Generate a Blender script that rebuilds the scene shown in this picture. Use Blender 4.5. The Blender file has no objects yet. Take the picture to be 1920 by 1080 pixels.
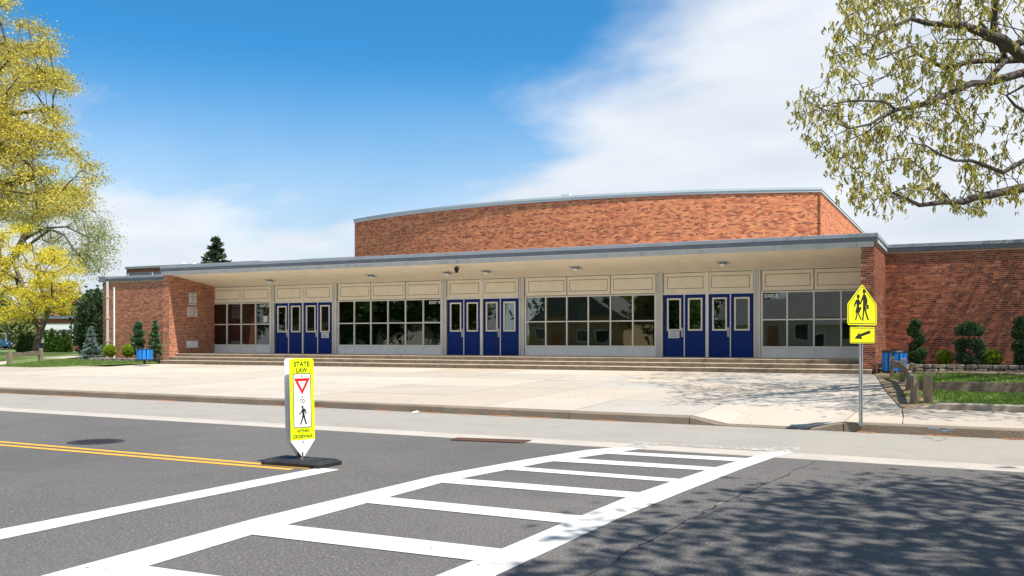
import bpy, bmesh, math, random
import numpy as np
from mathutils import Vector, Matrix, Euler, noise as mnoise
random.seed(7); RNG = np.random.default_rng(7)
rad = math.radians
SC = bpy.context.scene; COL = SC.collection
# ------------------------------------------------------------------ camera
H = 1.55; TH = rad(26.1); FPX = 1754.0; CX = 960.0; HY = 635.0
cT, sT = math.cos(TH), math.sin(TH)
cam = bpy.data.cameras.new('camera'); camo = bpy.data.objects.new('camera', cam); COL.objects.link(camo)
camo.location = (0, 0, H); camo.rotation_euler = (rad(90), 0, TH)
cam.sensor_width = 36; cam.lens = FPX/1920*36; cam.shift_y = (HY-540)/1920; cam.clip_start = .1; cam.clip_end = 3000
SC.camera = camo
# ------------------------------------------------------------------ light
SUN = Vector((.5, -.18, 1)).normalized()
sun = bpy.data.lights.new('sun', 'SUN'); sun.energy = 4.6; sun.angle = rad(.53); sun.color = (1, .95, .87)
suno = bpy.data.objects.new('sun', sun); COL.objects.link(suno); suno.location = (20, -10, 40)
suno.rotation_euler = SUN.to_track_quat('Z', 'Y').to_euler()
W = bpy.data.worlds.new('World'); SC.world = W; W.use_nodes = True
def build_world():
    nt = W.node_tree; N = nt.nodes; L = nt.links; N.clear()
    out = N.new('ShaderNodeOutputWorld'); bg = N.new('ShaderNodeBackground'); bg.inputs[1].default_value = .08
    sky = N.new('ShaderNodeTexSky'); sky.sky_type = 'NISHITA'; sky.sun_disc = False
    sky.sun_elevation = math.asin(SUN.z); sky.sun_rotation = math.atan2(SUN.x, SUN.y)
    sky.air_density = 1.0; sky.dust_density = .6; sky.ozone_density = 2.5
    tc = N.new('ShaderNodeTexCoord')
    def mth(op, a, b=None, c=None, clamp=False):
        n = N.new('ShaderNodeMath'); n.operation = op; n.use_clamp = clamp
        for i, v in enumerate((a, b, c)):
            if v is None: continue
            if isinstance(v, (int, float)): n.inputs[i].default_value = v
            else: L.new(v, n.inputs[i])
        return n.outputs[0]
    def dot(vec):
        n = N.new('ShaderNodeVectorMath'); n.operation = 'DOT_PRODUCT'; L.new(tc.outputs['Generated'], n.inputs[0]); n.inputs[1].default_value = vec
        return n.outputs['Value']
    z = dot((0, 0, 1)); fw = dot((-sT, cT, 0)); rt = dot((cT, sT, 0))
    # flat cloud layer coordinates
    zc = mth('ADD', mth('MAXIMUM', z, 0), .22)
    cmb = N.new('ShaderNodeCombineXYZ'); L.new(mth('DIVIDE', dot((1, 0, 0)), zc), cmb.inputs[0]); L.new(mth('DIVIDE', dot((0, 1, 0)), zc), cmb.inputs[1])
    def noise(scale, det, rough, off):
        m = N.new('ShaderNodeMapping'); m.inputs['Location'].default_value = off; m.inputs['Scale'].default_value = (.8, 1.0, 1)
        m.inputs['Rotation'].default_value = (0, 0, .5)
        L.new(cmb.outputs[0], m.inputs[0])
        n = N.new('ShaderNodeTexNoise'); n.inputs['Scale'].default_value = scale; n.inputs['Detail'].default_value = det; n.inputs['Roughness'].default_value = rough
        n.inputs['Distortion'].default_value = .3; L.new(m.outputs[0], n.inputs[0]); return n.outputs[0]
    n1 = noise(.85, 9, .5, (3.1, .4, 0)); n2 = noise(2.6, 8, .55, (7, 2, 1)); n3 = mth('MULTIPLY', mth('SUBTRACT', noise(1.5, 8, .5, (2, 9, 4)), .36), 3.4, clamp=True)
    nn = mth('ADD', mth('MULTIPLY', n1, .95), mth('MULTIPLY', n2, .40)); nn = mth('SUBTRACT', nn, .175)
    # more cloud towards the right and low over the horizon
    low = mth('MULTIPLY', mth('SUBTRACT', .285, z), 2.6)
    low = mth('MINIMUM', mth('MAXIMUM', low, -.12), .46)
    rgt = mth('MULTIPLY', mth('SUBTRACT', rt, -.01), 1.25)
    rgt = mth('MINIMUM', mth('MAXIMUM', rgt, -.20), .24); rgt = mth('ADD', mth('MULTIPLY', rgt, mth('MULTIPLY', fw, 1.0, clamp=True)), mth('MULTIPLY', mth('SUBTRACT', 1.0, mth('MULTIPLY', fw, 1.0, clamp=True)), .17))  # extra unseen cloud behind the camera, added to whiten and lift ambient light
    v = mth('ADD', mth('ADD', nn, low), rgt)
    mr = N.new('ShaderNodeMapRange'); mr.interpolation_type = 'SMOOTHSTEP'; L.new(v, mr.inputs[0]); mr.inputs[1].default_value = .46; mr.inputs[2].default_value = .79; mr.inputs[4].default_value = .93
    hz = N.new('ShaderNodeMapRange'); hz.interpolation_type = 'SMOOTHSTEP'; L.new(z, hz.inputs[0]); hz.inputs[1].default_value = .0; hz.inputs[2].default_value = .30; hz.inputs[3].default_value = .92; hz.inputs[4].default_value = 0
    fac = mth('MAXIMUM', mr.outputs[0], hz.outputs[0])
    gm = N.new('ShaderNodeMix'); gm.data_type = 'RGBA'; gm.blend_type = 'MULTIPLY'; gm.inputs[0].default_value = 1
    L.new(sky.outputs[0], gm.inputs[6]); gm.inputs[7].default_value = (.26, .90, 1.22, 1)
    cl = N.new('ShaderNodeMix'); cl.data_type = 'RGBA'; L.new(n3, cl.inputs[0]); cl.inputs[6].default_value = (5.5, 5.9, 6.45, 1); cl.inputs[7].default_value = (7.3, 7.4, 7.6, 1)
    mx = N.new('ShaderNodeMix'); mx.data_type = 'RGBA'; L.new(fac, mx.inputs[0]); L.new(gm.outputs[2], mx.inputs[6]); L.new(cl.outputs[2], mx.inputs[7])
    L.new(mx.outputs[2], bg.inputs[0]); L.new(bg.outputs[0], out.inputs[0])
build_world()
SC.view_settings.view_transform = 'Standard'; SC.view_settings.look = 'None'; SC.view_settings.exposure = .75; SC.view_settings.gamma = 1
SC.view_settings.use_curve_mapping = False
SC.cycles.transparent_max_bounces = 24
# ------------------------------------------------------------------ geometry of the photograph
def uv(px, py): return (px-CX)/FPX, (HY-py)/FPX
def at_f(px, py, f):
    u, v = uv(px, py); return Vector((cT*u*f - sT*f, sT*u*f + cT*f, H + v*f))
def at_z(px, py, z):
    u, v = uv(px, py); return at_f(px, py, (z-H)/v)
def at_y(px, py, Y):
    u, v = uv(px, py); return at_f(px, py, Y/(cT+u*sT))
def xat(px, Y): return at_y(px, HY, Y).x
def zat(px, py, Y): return at_y(px, py, Y).z
def at_g(px, py, fn, add=0):
    z = .3
    for _ in range(14):
        p = at_z(px, py, z); z = .5*z + .5*(fn(p.x, p.y)+add)
    p = at_z(px, py, z); return p
def from_cam(R, F, z): return Vector((cT*R - sT*F, sT*R + cT*F, z))
def Yk(x): return 16.36 - .045*x if x > -6 else 16.36 - .045*x        # face of the kerb
def Ya(x): return 12.38 - .045*x                                       # far edge of the new asphalt
def sstep(a, b, x):
    t = min(max((x-a)/(b-a), 0), 1); return t*t*(3-2*t)
def gz(x, y):
    d = y - Yk(x)
    if y < 1.2: return .10
    if d < 0: return -.05
    z = .15 + .0234*min(d, 13.8)
    z -= .30*sstep(-38, -75, x)
    z += .06*sstep(.2, 3, d)*sstep(-2.2, -.2, x)
    return z
def pz(x, y):                                                          # paved plaza, with the dropped kerb
    d = max(y - Yk(x), 0); z = .15 + .0234*min(d, 13.8)
    k = sstep(-4.6, -3.9, x)*(1-sstep(-2.5, -1.9, x))
    return z - .125*k*(1-sstep(0, 2.2, d)) - .30*sstep(-38, -75, x)
# ------------------------------------------------------------------ helpers
def tag(o, label=None, cat=None, group=None, kind=None):
    if label: o['label'] = label
    if cat: o['category'] = cat
    if group: o['group'] = group
    if kind: o['kind'] = kind
    return o
def empty(name, loc=(0, 0, 0), rz=0, parent=None):
    o = bpy.data.objects.new(name, None); o.location = loc; o.rotation_euler = (0, 0, rz); o.empty_display_size = .1
    COL.objects.link(o); o.parent = parent; return o
class MB:
    """collects shapes; build() links them as one mesh object"""
    def __init__(s): s.v = []; s.f = []; s.c = []; s.m = []; s.cur = None; s.mi = 0
    def poly(s, pts):
        n = len(s.v); s.v += [tuple(p) for p in pts]; s.f.append(tuple(range(n, n+len(pts)))); s.c.append(s.cur); s.m.append(s.mi); return s
    def faces(s, verts, faces):
        n = len(s.v); s.v += [tuple(p) for p in verts]
        for f in faces: s.f.append(tuple(n+i for i in f)); s.c.append(s.cur); s.m.append(s.mi)
        return s
    def box(s, x0, x1, y0, y1, z0, z1, b=0):
        if b > 0: return s.bevbox(x0, x1, y0, y1, z0, z1, b)
        v = [(x0, y0, z0), (x1, y0, z0), (x1, y1, z0), (x0, y1, z0), (x0, y0, z1), (x1, y0, z1), (x1, y1, z1), (x0, y1, z1)]
        return s.faces(v, [(0, 3, 2, 1), (4, 5, 6, 7), (0, 1, 5, 4), (1, 2, 6, 5), (2, 3, 7, 6), (3, 0, 4, 7)])
    def bevbox(s, x0, x1, y0, y1, z0, z1, b):
        bm = bmesh.new(); bmesh.ops.create_cube(bm, size=1)
        for v in bm.verts: v.co = Vector(((x0+x1)/2+v.co.x*(x1-x0), (y0+y1)/2+v.co.y*(y1-y0), (z0+z1)/2+v.co.z*(z1-z0)))
        bmesh.ops.bevel(bm, geom=bm.edges[:], offset=b, segments=1, affect='EDGES')
        bm.verts.index_update(); s.faces([v.co[:] for v in bm.verts], [[v.index for v in f.verts] for f in bm.faces]); bm.free(); return s
    def prism(s, pts, d):
        """pts: ring of 3D points, d: extrusion vector"""
        n = len(pts); a = [Vector(p) for p in pts]; b = [p+Vector(d) for p in a]
        return s.faces(a+b, [tuple(range(n))[::-1], tuple(range(n, 2*n))] + [(i, (i+1) % n, n+(i+1) % n, n+i) for i in range(n)])
    def tube(s, pts, r, n=8, caps=True):
        pts = [Vector(p) for p in pts]
        if not hasattr(r, '__len__'): r = [r]*len(pts)
        base = len(s.v); ref = Vector((0, 0, 1))
        for i, p in enumerate(pts):
            d = (pts[min(i+1, len(pts)-1)]-pts[max(i-1, 0)])
            if d.length < 1e-9: d = Vector((0, 0, 1))
            d.normalize(); a = d.cross(Vector((.31, .17, .93)))
            if a.length < .1: a = d.cross(Vector((1, 0, 0)))
            a.normalize(); b = d.cross(a)
            for k in range(n):
                t = 2*math.pi*k/n; s.v.append(tuple(p+(a*math.cos(t)+b*math.sin(t))*r[i]))
        for i in range(len(pts)-1):
            for k in range(n):
                s.f.append((base+i*n+k, base+i*n+(k+1) % n, base+(i+1)*n+(k+1) % n, base+(i+1)*n+k)); s.c.append(s.cur); s.m.append(s.mi)
        if caps:
            s.f.append(tuple(base+k for k in range(n))[::-1]); s.c.append(s.cur); s.m.append(s.mi)
            e = base+(len(pts)-1)*n; s.f.append(tuple(e+k for k in range(n))); s.c.append(s.cur); s.m.append(s.mi)
        return s
    def lathe(s, prof, c=(0, 0, 0), n=16):
        base = len(s.v)
        for r, z in prof:
            for k in range(n):
                t = 2*math.pi*k/n; s.v.append((c[0]+r*math.cos(t), c[1]+r*math.sin(t), c[2]+z))
        for i in range(len(prof)-1):
            for k in range(n):
                s.f.append((base+i*n+k, base+i*n+(k+1) % n, base+(i+1)*n+(k+1) % n, base+(i+1)*n+k)); s.c.append(s.cur); s.m.append(s.mi)
        return s
    def mesh(s, name, mat):
        me = bpy.data.meshes.new(name); me.from_pydata(s.v, [], s.f)
        for mm in (mat if isinstance(mat, (list, tuple)) else [mat]): me.materials.append(mm)
        if isinstance(mat, (list, tuple)): me.polygons.foreach_set('material_index', s.m)
        if any(c is not None for c in s.c):
            at = me.attributes.new('col', 'FLOAT_COLOR', 'FACE')
            at.data.foreach_set('color', np.array([(*(c or (.5, .5, .5)), 1) for c in s.c], dtype=np.float32).ravel())
        me.update(); return me
    def build(s, name, mat, parent=None, smooth=False, loc=None, rot=None):
        me = s.mesh(name, mat)
        if smooth: me.polygons.foreach_set('use_smooth', [True]*len(me.polygons))
        o = bpy.data.objects.new(name, me); COL.objects.link(o); o.parent = parent
        if loc is not None: o.location = loc
        if rot is not None: o.rotation_euler = rot
        return o
def link(name, me, parent=None, loc=None, rot=None):
    o = bpy.data.objects.new(name, me); COL.objects.link(o); o.parent = parent
    if loc is not None: o.location = loc
    if rot is not None: o.rotation_euler = rot
    return o
def copy_tree(o, parent=None):
    c = o.copy(); COL.objects.link(c); c.parent = parent
    for ch in [x for x in COL.objects if x.parent == o]: copy_tree(ch, c)
    return c
# ------------------------------------------------------------------ materials
def mat(name, col, rough=.8, metal=0, var=.15, scale=3.0, detail=4, bump=0, bscale=40, spec=.3, coords='POS', attr=None, stain=None, trans=0, speck=None, stretch=None, crease=None):
    m = bpy.data.materials.new(name); m.use_nodes = True; nt = m.node_tree; N = nt.nodes; L = nt.links
    p = N['Principled BSDF']; p.inputs['Roughness'].default_value = rough; p.inputs['Metallic'].default_value = metal; p.inputs['Specular IOR Level'].default_value = spec
    if coords == 'POS': g = N.new('ShaderNodeNewGeometry'); vec = g.outputs['Position']
    else: g = N.new('ShaderNodeTexCoord'); vec = g.outputs['Object']
    if stretch:
        mp = N.new('ShaderNodeMapping'); mp.inputs['Scale'].default_value = stretch; L.new(vec, mp.inputs[0]); vec = mp.outputs[0]
    def noise(sc, det=4, r=.55):
        n = N.new('ShaderNodeTexNoise'); n.inputs['Scale'].default_value = sc; n.inputs['Detail'].default_value = det; n.inputs['Roughness'].default_value = r; L.new(vec, n.inputs[0]); return n.outputs[0]
    def mix(f, a, b, bt='MIX'):
        x = N.new('ShaderNodeMix'); x.data_type = 'RGBA'; x.blend_type = bt
        for i, q in ((0, f), (6, a), (7, b)):
            if isinstance(q, (int, float)): x.inputs[i].default_value = q
            elif isinstance(q, tuple): x.inputs[i].default_value = (*q, 1)[:4]
            else: L.new(q, x.inputs[i])
        return x.outputs[2]
    def rng(v, a, b, c=0, d=1):
        x = N.new('ShaderNodeMapRange'); L.new(v, x.inputs[0]); x.inputs[1].default_value = a; x.inputs[2].default_value = b; x.inputs[3].default_value = c; x.inputs[4].default_value = d; return x.outputs[0]
    if attr:
        a = N.new('ShaderNodeAttribute'); a.attribute_name = attr; base = a.outputs['Color']
    else: base = None
    c0 = base if base is not None else tuple(col)
    f = rng(noise(scale, detail), .3, .7, 1-var, 1+var)
    cc = N.new('ShaderNodeCombineColor'); [L.new(f, cc.inputs[i]) for i in range(3)]
    c = mix(1.0, c0, cc.outputs[0], 'MULTIPLY')
    if speck:                                                   # (scale, colour, low, high)
        for (ss, sc_, lo, hi) in speck:
            c = mix(rng(noise(ss, 2, .6), lo, hi), c, tuple(sc_))
    if stain:
        for (ss, sc_, lo, hi, amt) in stain: c = mix(rng(noise(ss, 5, .6), lo, hi, 0, amt), c, tuple(sc_))
    if crease:                                                  # dark cracks (scale, width)
        v = N.new('ShaderNodeTexVoronoi'); v.feature = 'DISTANCE_TO_EDGE'; v.inputs['Scale'].default_value = crease[0]
        nn = N.new('ShaderNodeTexNoise'); nn.inputs['Scale'].default_value = crease[0]*3; L.new(vec, nn.inputs[0])
        ad = N.new('ShaderNodeVectorMath'); ad.operation = 'MULTIPLY_ADD'; L.new(nn.outputs['Color'], ad.inputs[0]); ad.inputs[1].default_value = (.9/crease[0],)*3; L.new(vec, ad.inputs[2])
        L.new(ad.outputs[0], v.inputs['Vector']); c = mix(rng(v.outputs['Distance'], 0, crease[1], crease[2], 0), c, (.03, .028, .025))
    L.new(c, p.inputs['Base Color'])
    if bump:
        b = N.new('ShaderNodeBump'); b.inputs['Strength'].default_value = bump; b.inputs['Distance'].default_value = .02; L.new(noise(bscale, 3), b.inputs['Height']); L.new(b.outputs[0], p.inputs['Normal'])
    if trans:
        t = N.new('ShaderNodeBsdfTranslucent'); L.new(c, t.inputs[0]); ms = N.new('ShaderNodeMixShader'); ms.inputs[0].default_value = trans
        L.new(p.outputs[0], ms.inputs[1]); L.new(t.outputs[0], ms.inputs[2]); L.new(ms.outputs[0], N['Material Output'].inputs[0])
    return m
M = {}
M['asphalt'] = mat('asphalt', (.108, .100, .094), .88, var=.10, scale=.5, bump=.7, bscale=60, speck=[(42, (.27, .25, .235), .57, .68), (60, (.03, .028, .028), .57, .68), (90, (.20, .19, .18), .56, .7), (22, (.16, .15, .14), .62, .70)], stain=[(.22, (.06, .057, .055), .48, .7, .45), (.45, (.15, .14, .13), .5, .72, .5), (1.7, (.07, .066, .064), .56, .75, .4)])
M['lane'] = mat('old_asphalt', (.30, .275, .24), .9, var=.10, scale=.9, bump=.5, bscale=100, speck=[(45, (.42, .39, .35), .56, .68), (60, (.12, .11, .095), .58, .70)], stain=[(.9, (.18, .17, .155), .55, .8, .5)])
M['strip'] = mat('gutter_concrete', (.40, .36, .31), .9, var=.10, scale=1.5, bump=.4, bscale=90, speck=[(80, (.50, .46, .41), .56, .72), (60, (.22, .20, .17), .62, .78)], stain=[(1.6, (.28, .25, .22), .55, .8, .5)])
M['paint'] = None
M['plaza'] = mat('plaza_concrete', (.44, .385, .32), .85, var=.06, scale=.7, bump=.15, bscale=60, attr='col', speck=[(55, (.36, .31, .25), .64, .8)], stain=[(.35, (.36, .30, .235), .47, .72, .42), (1.6, (.34, .28, .22), .54, .74, .4), (5.5, (.25, .20, .15), .64, .76, .45), (11, (.12, .10, .08), .74, .8, .7)], crease=(.16, .003, .35))
M['walk'] = mat('sidewalk_concrete', (.52, .46, .39), .88, var=.10, scale=1.2, bump=.2, bscale=60, attr='col', speck=[(50, (.33, .29, .24), .62, .78)], stain=[(1.2, (.34, .29, .24), .5, .8, .5)])
M['kerb'] = mat('kerb_concrete', (.25, .20, .15), .92, var=.22, scale=3, bump=.5, bscale=30, speck=[(45, (.20, .165, .13), .52, .72)], stain=[(1.5, (.15, .12, .09), .42, .7, .75)])
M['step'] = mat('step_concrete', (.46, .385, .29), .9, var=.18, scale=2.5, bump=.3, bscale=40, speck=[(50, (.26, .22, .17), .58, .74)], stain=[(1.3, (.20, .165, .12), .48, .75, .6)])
M['riser'] = mat('shade_toned_riser_concrete', (.20, .15, .105), .92, var=.25, scale=4, bump=.4, bscale=30, stain=[(2.2, (.10, .075, .05), .5, .75, .6)])  # step concrete darkened to paint in the risers' shade, with random stains
M['joint'] = mat('joint_dirt', (.16, .13, .10), .95)
M['brick'] = mat('brick', (1, 1, 1), .88, var=.18, scale=9, bump=.35, bscale=60, attr='col', spec=.2, stain=[(.8, (.10, .05, .035), .58, .85, .35)])
M['brickhi'] = mat('auditorium_brick', (1, 1, 1), .88, var=.12, scale=6, bump=.3, bscale=60, attr='col', spec=.2, stain=[(.45, (.30, .14, .08), .60, .85, .45), (.9, (.50, .32, .15), .66, .8, .3), (2.5, (.30, .13, .08), .62, .8, .35)])
M['mortar'] = mat('mortar', (.60, .45, .36), .95, var=.2, scale=6)
M['mortarhi'] = mat('pale_mortar', (.74, .45, .28), .95, var=.15, scale=5)
M['cap'] = mat('grey_painted_metal', (.27, .31, .36), .45, var=.12, scale=1.5, spec=.5, stain=[(3, (.18, .20, .23), .55, .8, .5)], stretch=(1, 1, 3))
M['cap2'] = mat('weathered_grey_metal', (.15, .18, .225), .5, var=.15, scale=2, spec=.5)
M['band'] = mat('weathered_fascia', (.52, .53, .52), .6, var=.15, scale=2.5, spec=.4, stain=[(2.5, (.22, .24, .27), .48, .72, .75), (7, (.62, .62, .60), .6, .75, .6)])
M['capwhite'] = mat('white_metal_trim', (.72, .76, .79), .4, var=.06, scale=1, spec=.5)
M['capwhite2'] = mat('bluish_white_metal_trim', (.55, .64, .70), .4, var=.06, scale=1, spec=.5)  # bluish white, the trim's own colour
M['soffit'] = mat('cream_stucco', (.88, .78, .62), .9, var=.06, scale=1.2, bump=.15, bscale=50, stain=[(2.2, (.74, .64, .50), .58, .8, .3), (14, (.45, .38, .3), .76, .82, .6)])
M['cream'] = mat('cream_panel_paint', (.86, .78, .64), .6, var=.05, scale=3, stain=[(6, (.62, .54, .42), .62, .8, .3)])
M['groove'] = mat('panel_groove', (.22, .18, .14), .9)
M['alu'] = mat('grey_aluminium', (.58, .56, .53), .45, metal=.25, var=.08, scale=3, spec=.5)
M['alulight'] = mat('pale_aluminium', (.80, .77, .72), .45, metal=.15, var=.06, scale=3, spec=.5)
M['kick'] = mat('white_kick_panel', (.80, .82, .82), .5, var=.05, scale=2, stain=[(5, (.5, .5, .5), .62, .8, .4)])
M['blue'] = mat('blue_door_paint', (.0004, .024, .18), .5, var=.10, scale=1.6, spec=.2, stain=[(3, (.01, .045, .2), .6, .8, .5)])
M['binblue'] = mat('blue_plastic', (.01, .20, .62), .45, var=.08, scale=6, spec=.5)
M['black'] = mat('black_rubber', (.022, .022, .024), .6, var=.25, scale=12, bump=.3, bscale=60, stain=[(5, (.09, .085, .08), .55, .8, .5)])
M['bag'] = mat('black_bin_liner', (.012, .012, .014), .35, var=.2, scale=8, bump=.8, bscale=18, spec=.6)
M['steel'] = mat('galvanised_steel', (.42, .44, .45), .4, metal=.7, var=.15, scale=14, spec=.5)
M['rust'] = mat('rusty_iron', (.14, .075, .055), .8, metal=.3, var=.3, scale=12)
M['manhole'] = mat('cast_iron', (.055, .045, .05), .6, metal=.4, var=.3, scale=20, bump=.8, bscale=50)
M['white'] = mat('white_plastic', (.80, .80, .79), .5, var=.03, scale=4)
M['yel'] = mat('fluorescent_yellow_green', (.72, .86, .0), .45, var=.03, scale=4, spec=.4)
M['yelsign'] = mat('fluorescent_yellow', (.84, .82, .005), .4, var=.04, scale=3, spec=.4, stain=[(5, (.55, .48, .02), .68, .8, .4)])
M['ink'] = mat('black_ink', (.015, .015, .015), .5, var=0)
M['red'] = mat('red_ink', (.72, .015, .02), .5, var=0)
M['redfaint'] = mat('faded_red_ink', (.75, .30, .28), .5, var=0)
M['darkred'] = mat('maroon_ink', (.42, .03, .05), .5, var=0)
M['paper'] = mat('white_sign_paper', (.70, .71, .72), .6, var=.04, scale=5)
M['vinyl'] = mat('white_vinyl_letters', (.80, .80, .78), .5, var=0)
M['stone'] = mat('grey_block_stone', (.27, .235, .20), .95, var=.30, scale=5, bump=1.0, bscale=14, stain=[(3, (.16, .14, .12), .5, .75, .6)])
M['bark'] = mat('oak_bark', (.075, .062, .055), .95, var=.35, scale=6, bump=1, bscale=16, stain=[(4, (.17, .16, .14), .55, .75, .5)])
M['bark2'] = mat('grey_bark', (.11, .09, .075), .95, var=.3, scale=3, bump=.8, bscale=8)
M['wood'] = mat('weathered_timber', (.21, .165, .12), .92, var=.30, scale=4, bump=.7, bscale=18, coords='OBJ', stretch=(1, 6, 6), stain=[(3, (.12, .095, .075), .52, .75, .6)])
M['woodv'] = mat('weathered_timber_post', (.24, .185, .13), .92, var=.30, scale=4, bump=.7, bscale=18, coords='OBJ', stretch=(7, 7, 1), stain=[(3, (.13, .10, .08), .52, .75, .6)])
M['grass'] = mat('lawn', (.115, .17, .04), .95, var=.30, scale=1.2, bump=.6, bscale=30, stain=[(.8, (.15, .165, .05), .5, .7, .6), (25, (.05, .085, .018), .5, .7, .5), (1.3, (.22, .17, .10), .62, .74, .8)])
M['soil'] = mat('bare_soil', (.23, .165, .105), .95, var=.25, scale=3, bump=.8, bscale=40, speck=[(30, (.38, .28, .19), .58, .7), (22, (.09, .06, .04), .58, .7)])
M['mulch'] = mat('dark_mulch', (.07, .045, .03), .95, var=.4, scale=20, bump=1, bscale=40)
M['needles'] = mat('fallen_brown_litter', (.40, .19, .085), .9, var=.3, scale=20)
M['bluepaint'] = mat('blue_spray_paint', (.02, .28, .72), .7, var=.1)
M['blade'] = mat('grass_blade', (1, 1, 1), .7, var=.1, scale=4, attr='col', trans=.3)
M['leaf'] = mat('leaf', (1, 1, 1), .65, var=.08, scale=3, attr='col', trans=.42, spec=.25)
M['needle'] = mat('needle_foliage', (1, 1, 1), .7, var=.1, scale=3, attr='col', trans=.15, spec=.2)
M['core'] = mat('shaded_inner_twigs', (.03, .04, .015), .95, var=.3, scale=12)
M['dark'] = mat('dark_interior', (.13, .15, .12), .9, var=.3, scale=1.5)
M['ifloor'] = mat('interior_floor', (.20, .18, .15), .5, var=.2, scale=2)
M['iwood'] = mat('interior_brown_door', (.42, .17, .08), .6, var=.2, scale=3)
M['icurt'] = mat('olive_curtain', (.55, .50, .22), .9, var=.3, scale=6, stretch=(8, 8, .5))
M['igreen'] = mat('green_board', (.12, .24, .15), .8, var=.2)
M['ipale'] = mat('pale_cabinet', (.35, .36, .37), .6, var=.1)
M['roofdark'] = mat('roof_felt', (.10, .10, .10), .95, var=.2)
M['shingle'] = mat('grey_shingles', (.16, .155, .15), .95, var=.3, scale=6)
M['siding'] = mat('pale_siding', (.55, .53, .48), .8, var=.05, scale=1)
M['tan'] = mat('tan_siding', (.42, .30, .18), .8, var=.1, scale=2)
M['carblack'] = mat('black_car_paint', (.012, .013, .015), .2, spec=.6, var=0)
M['carblue'] = mat('blue_car_paint', (.02, .08, .18), .2, spec=.6, var=0)
M['tyre'] = mat('tyre_rubber', (.015, .015, .015), .8)
M['shirt'] = mat('grey_shirt', (.50, .45, .40), .9); M['jeans'] = mat('blue_jeans', (.03, .08, .20), .9); M['skin'] = mat('skin', (.50, .27, .18), .6); M['hair'] = mat('dark_hair', (.03, .02, .015), .8)
def paint_mat(name, col, chips=.72):
    m = bpy.data.materials.new(name); m.use_nodes = True; nt = m.node_tree; N = nt.nodes; L = nt.links; p = N['Principled BSDF']
    p.inputs['Roughness'].default_value = .75; p.inputs['Specular IOR Level'].default_value = .3
    g = N.new('ShaderNodeNewGeometry')
    def noise(sc, d, r=.6):
        n = N.new('ShaderNodeTexNoise'); n.inputs['Scale'].default_value = sc; n.inputs['Detail'].default_value = d; n.inputs['Roughness'].default_value = r; L.new(g.outputs['Position'], n.inputs[0]); return n.outputs[0]
    def rng(v, a, b, c, d):
        x = N.new('ShaderNodeMapRange'); L.new(v, x.inputs[0]); x.inputs[1].default_value = a; x.inputs[2].default_value = b; x.inputs[3].default_value = c; x.inputs[4].default_value = d; return x.outputs[0]
    x = N.new('ShaderNodeMix'); x.data_type = 'RGBA'; L.new(rng(noise(2.5, 5), .35, .75, 0, .35), x.inputs[0]); x.inputs[6].default_value = (*col, 1); x.inputs[7].default_value = (*[c*.72 for c in col], 1)
    y = N.new('ShaderNodeMix'); y.data_type = 'RGBA'; L.new(rng(noise(50, 2), .54, .68, 0, .5), y.inputs[0]); L.new(x.outputs[2], y.inputs[6]); y.inputs[7].default_value = (.25, .25, .25, 1)
    L.new(y.outputs[2], p.inputs['Base Color'])
    t = N.new('ShaderNodeBsdfTransparent'); ms = N.new('ShaderNodeMixShader')
    a = N.new('ShaderNodeMath'); a.operation = 'ADD'; L.new(rng(noise(1.1, 4), .3, .7, -.05, .05), a.inputs[0]); L.new(noise(13, 6, .7), a.inputs[1])
    L.new(rng(a.outputs[0], chips, chips+.02, 0, 1), ms.inputs[0]); L.new(p.outputs[0], ms.inputs[1]); L.new(t.outputs[0], ms.inputs[2]); L.new(ms.outputs[0], N['Material Output'].inputs[0])
    return m
M['paint'] = paint_mat('white_road_paint', (.58, .56, .52), .665)
M['paintworn'] = paint_mat('worn_white_road_paint', (.50, .47, .42), .47)
M['paintyel'] = paint_mat('yellow_road_paint', (.78, .37, .03), .76)
def glass_mat(name, tint, ior=1.65):
    m = bpy.data.materials.new(name); m.use_nodes = True; nt = m.node_tree; N = nt.nodes; L = nt.links; N.remove(N['Principled BSDF'])
    t = N.new('ShaderNodeBsdfTransparent'); t.inputs[0].default_value = (*tint, 1); g = N.new('ShaderNodeBsdfGlossy'); g.inputs['Roughness'].default_value = .015
    fr = N.new('ShaderNodeFresnel'); fr.inputs[0].default_value = ior
    tc = N.new('ShaderNodeNewGeometry'); nz = N.new('ShaderNodeTexNoise'); nz.inputs['Scale'].default_value = .9; nz.inputs['Detail'].default_value = 1; L.new(tc.outputs['Position'], nz.inputs[0])
    b = N.new('ShaderNodeBump'); b.inputs['Strength'].default_value = .05; b.inputs['Distance'].default_value = .05; L.new(nz.outputs[0], b.inputs['Height']); L.new(b.outputs[0], g.inputs['Normal'])
    ms = N.new('ShaderNodeMixShader'); L.new(fr.outputs[0], ms.inputs[0]); L.new(t.outputs[0], ms.inputs[1]); L.new(g.outputs[0], ms.inputs[2]); L.new(ms.outputs[0], N['Material Output'].inputs[0])
    return m
M['glass'] = glass_mat('window_glass', (.74, .80, .76), 2.25)
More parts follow.
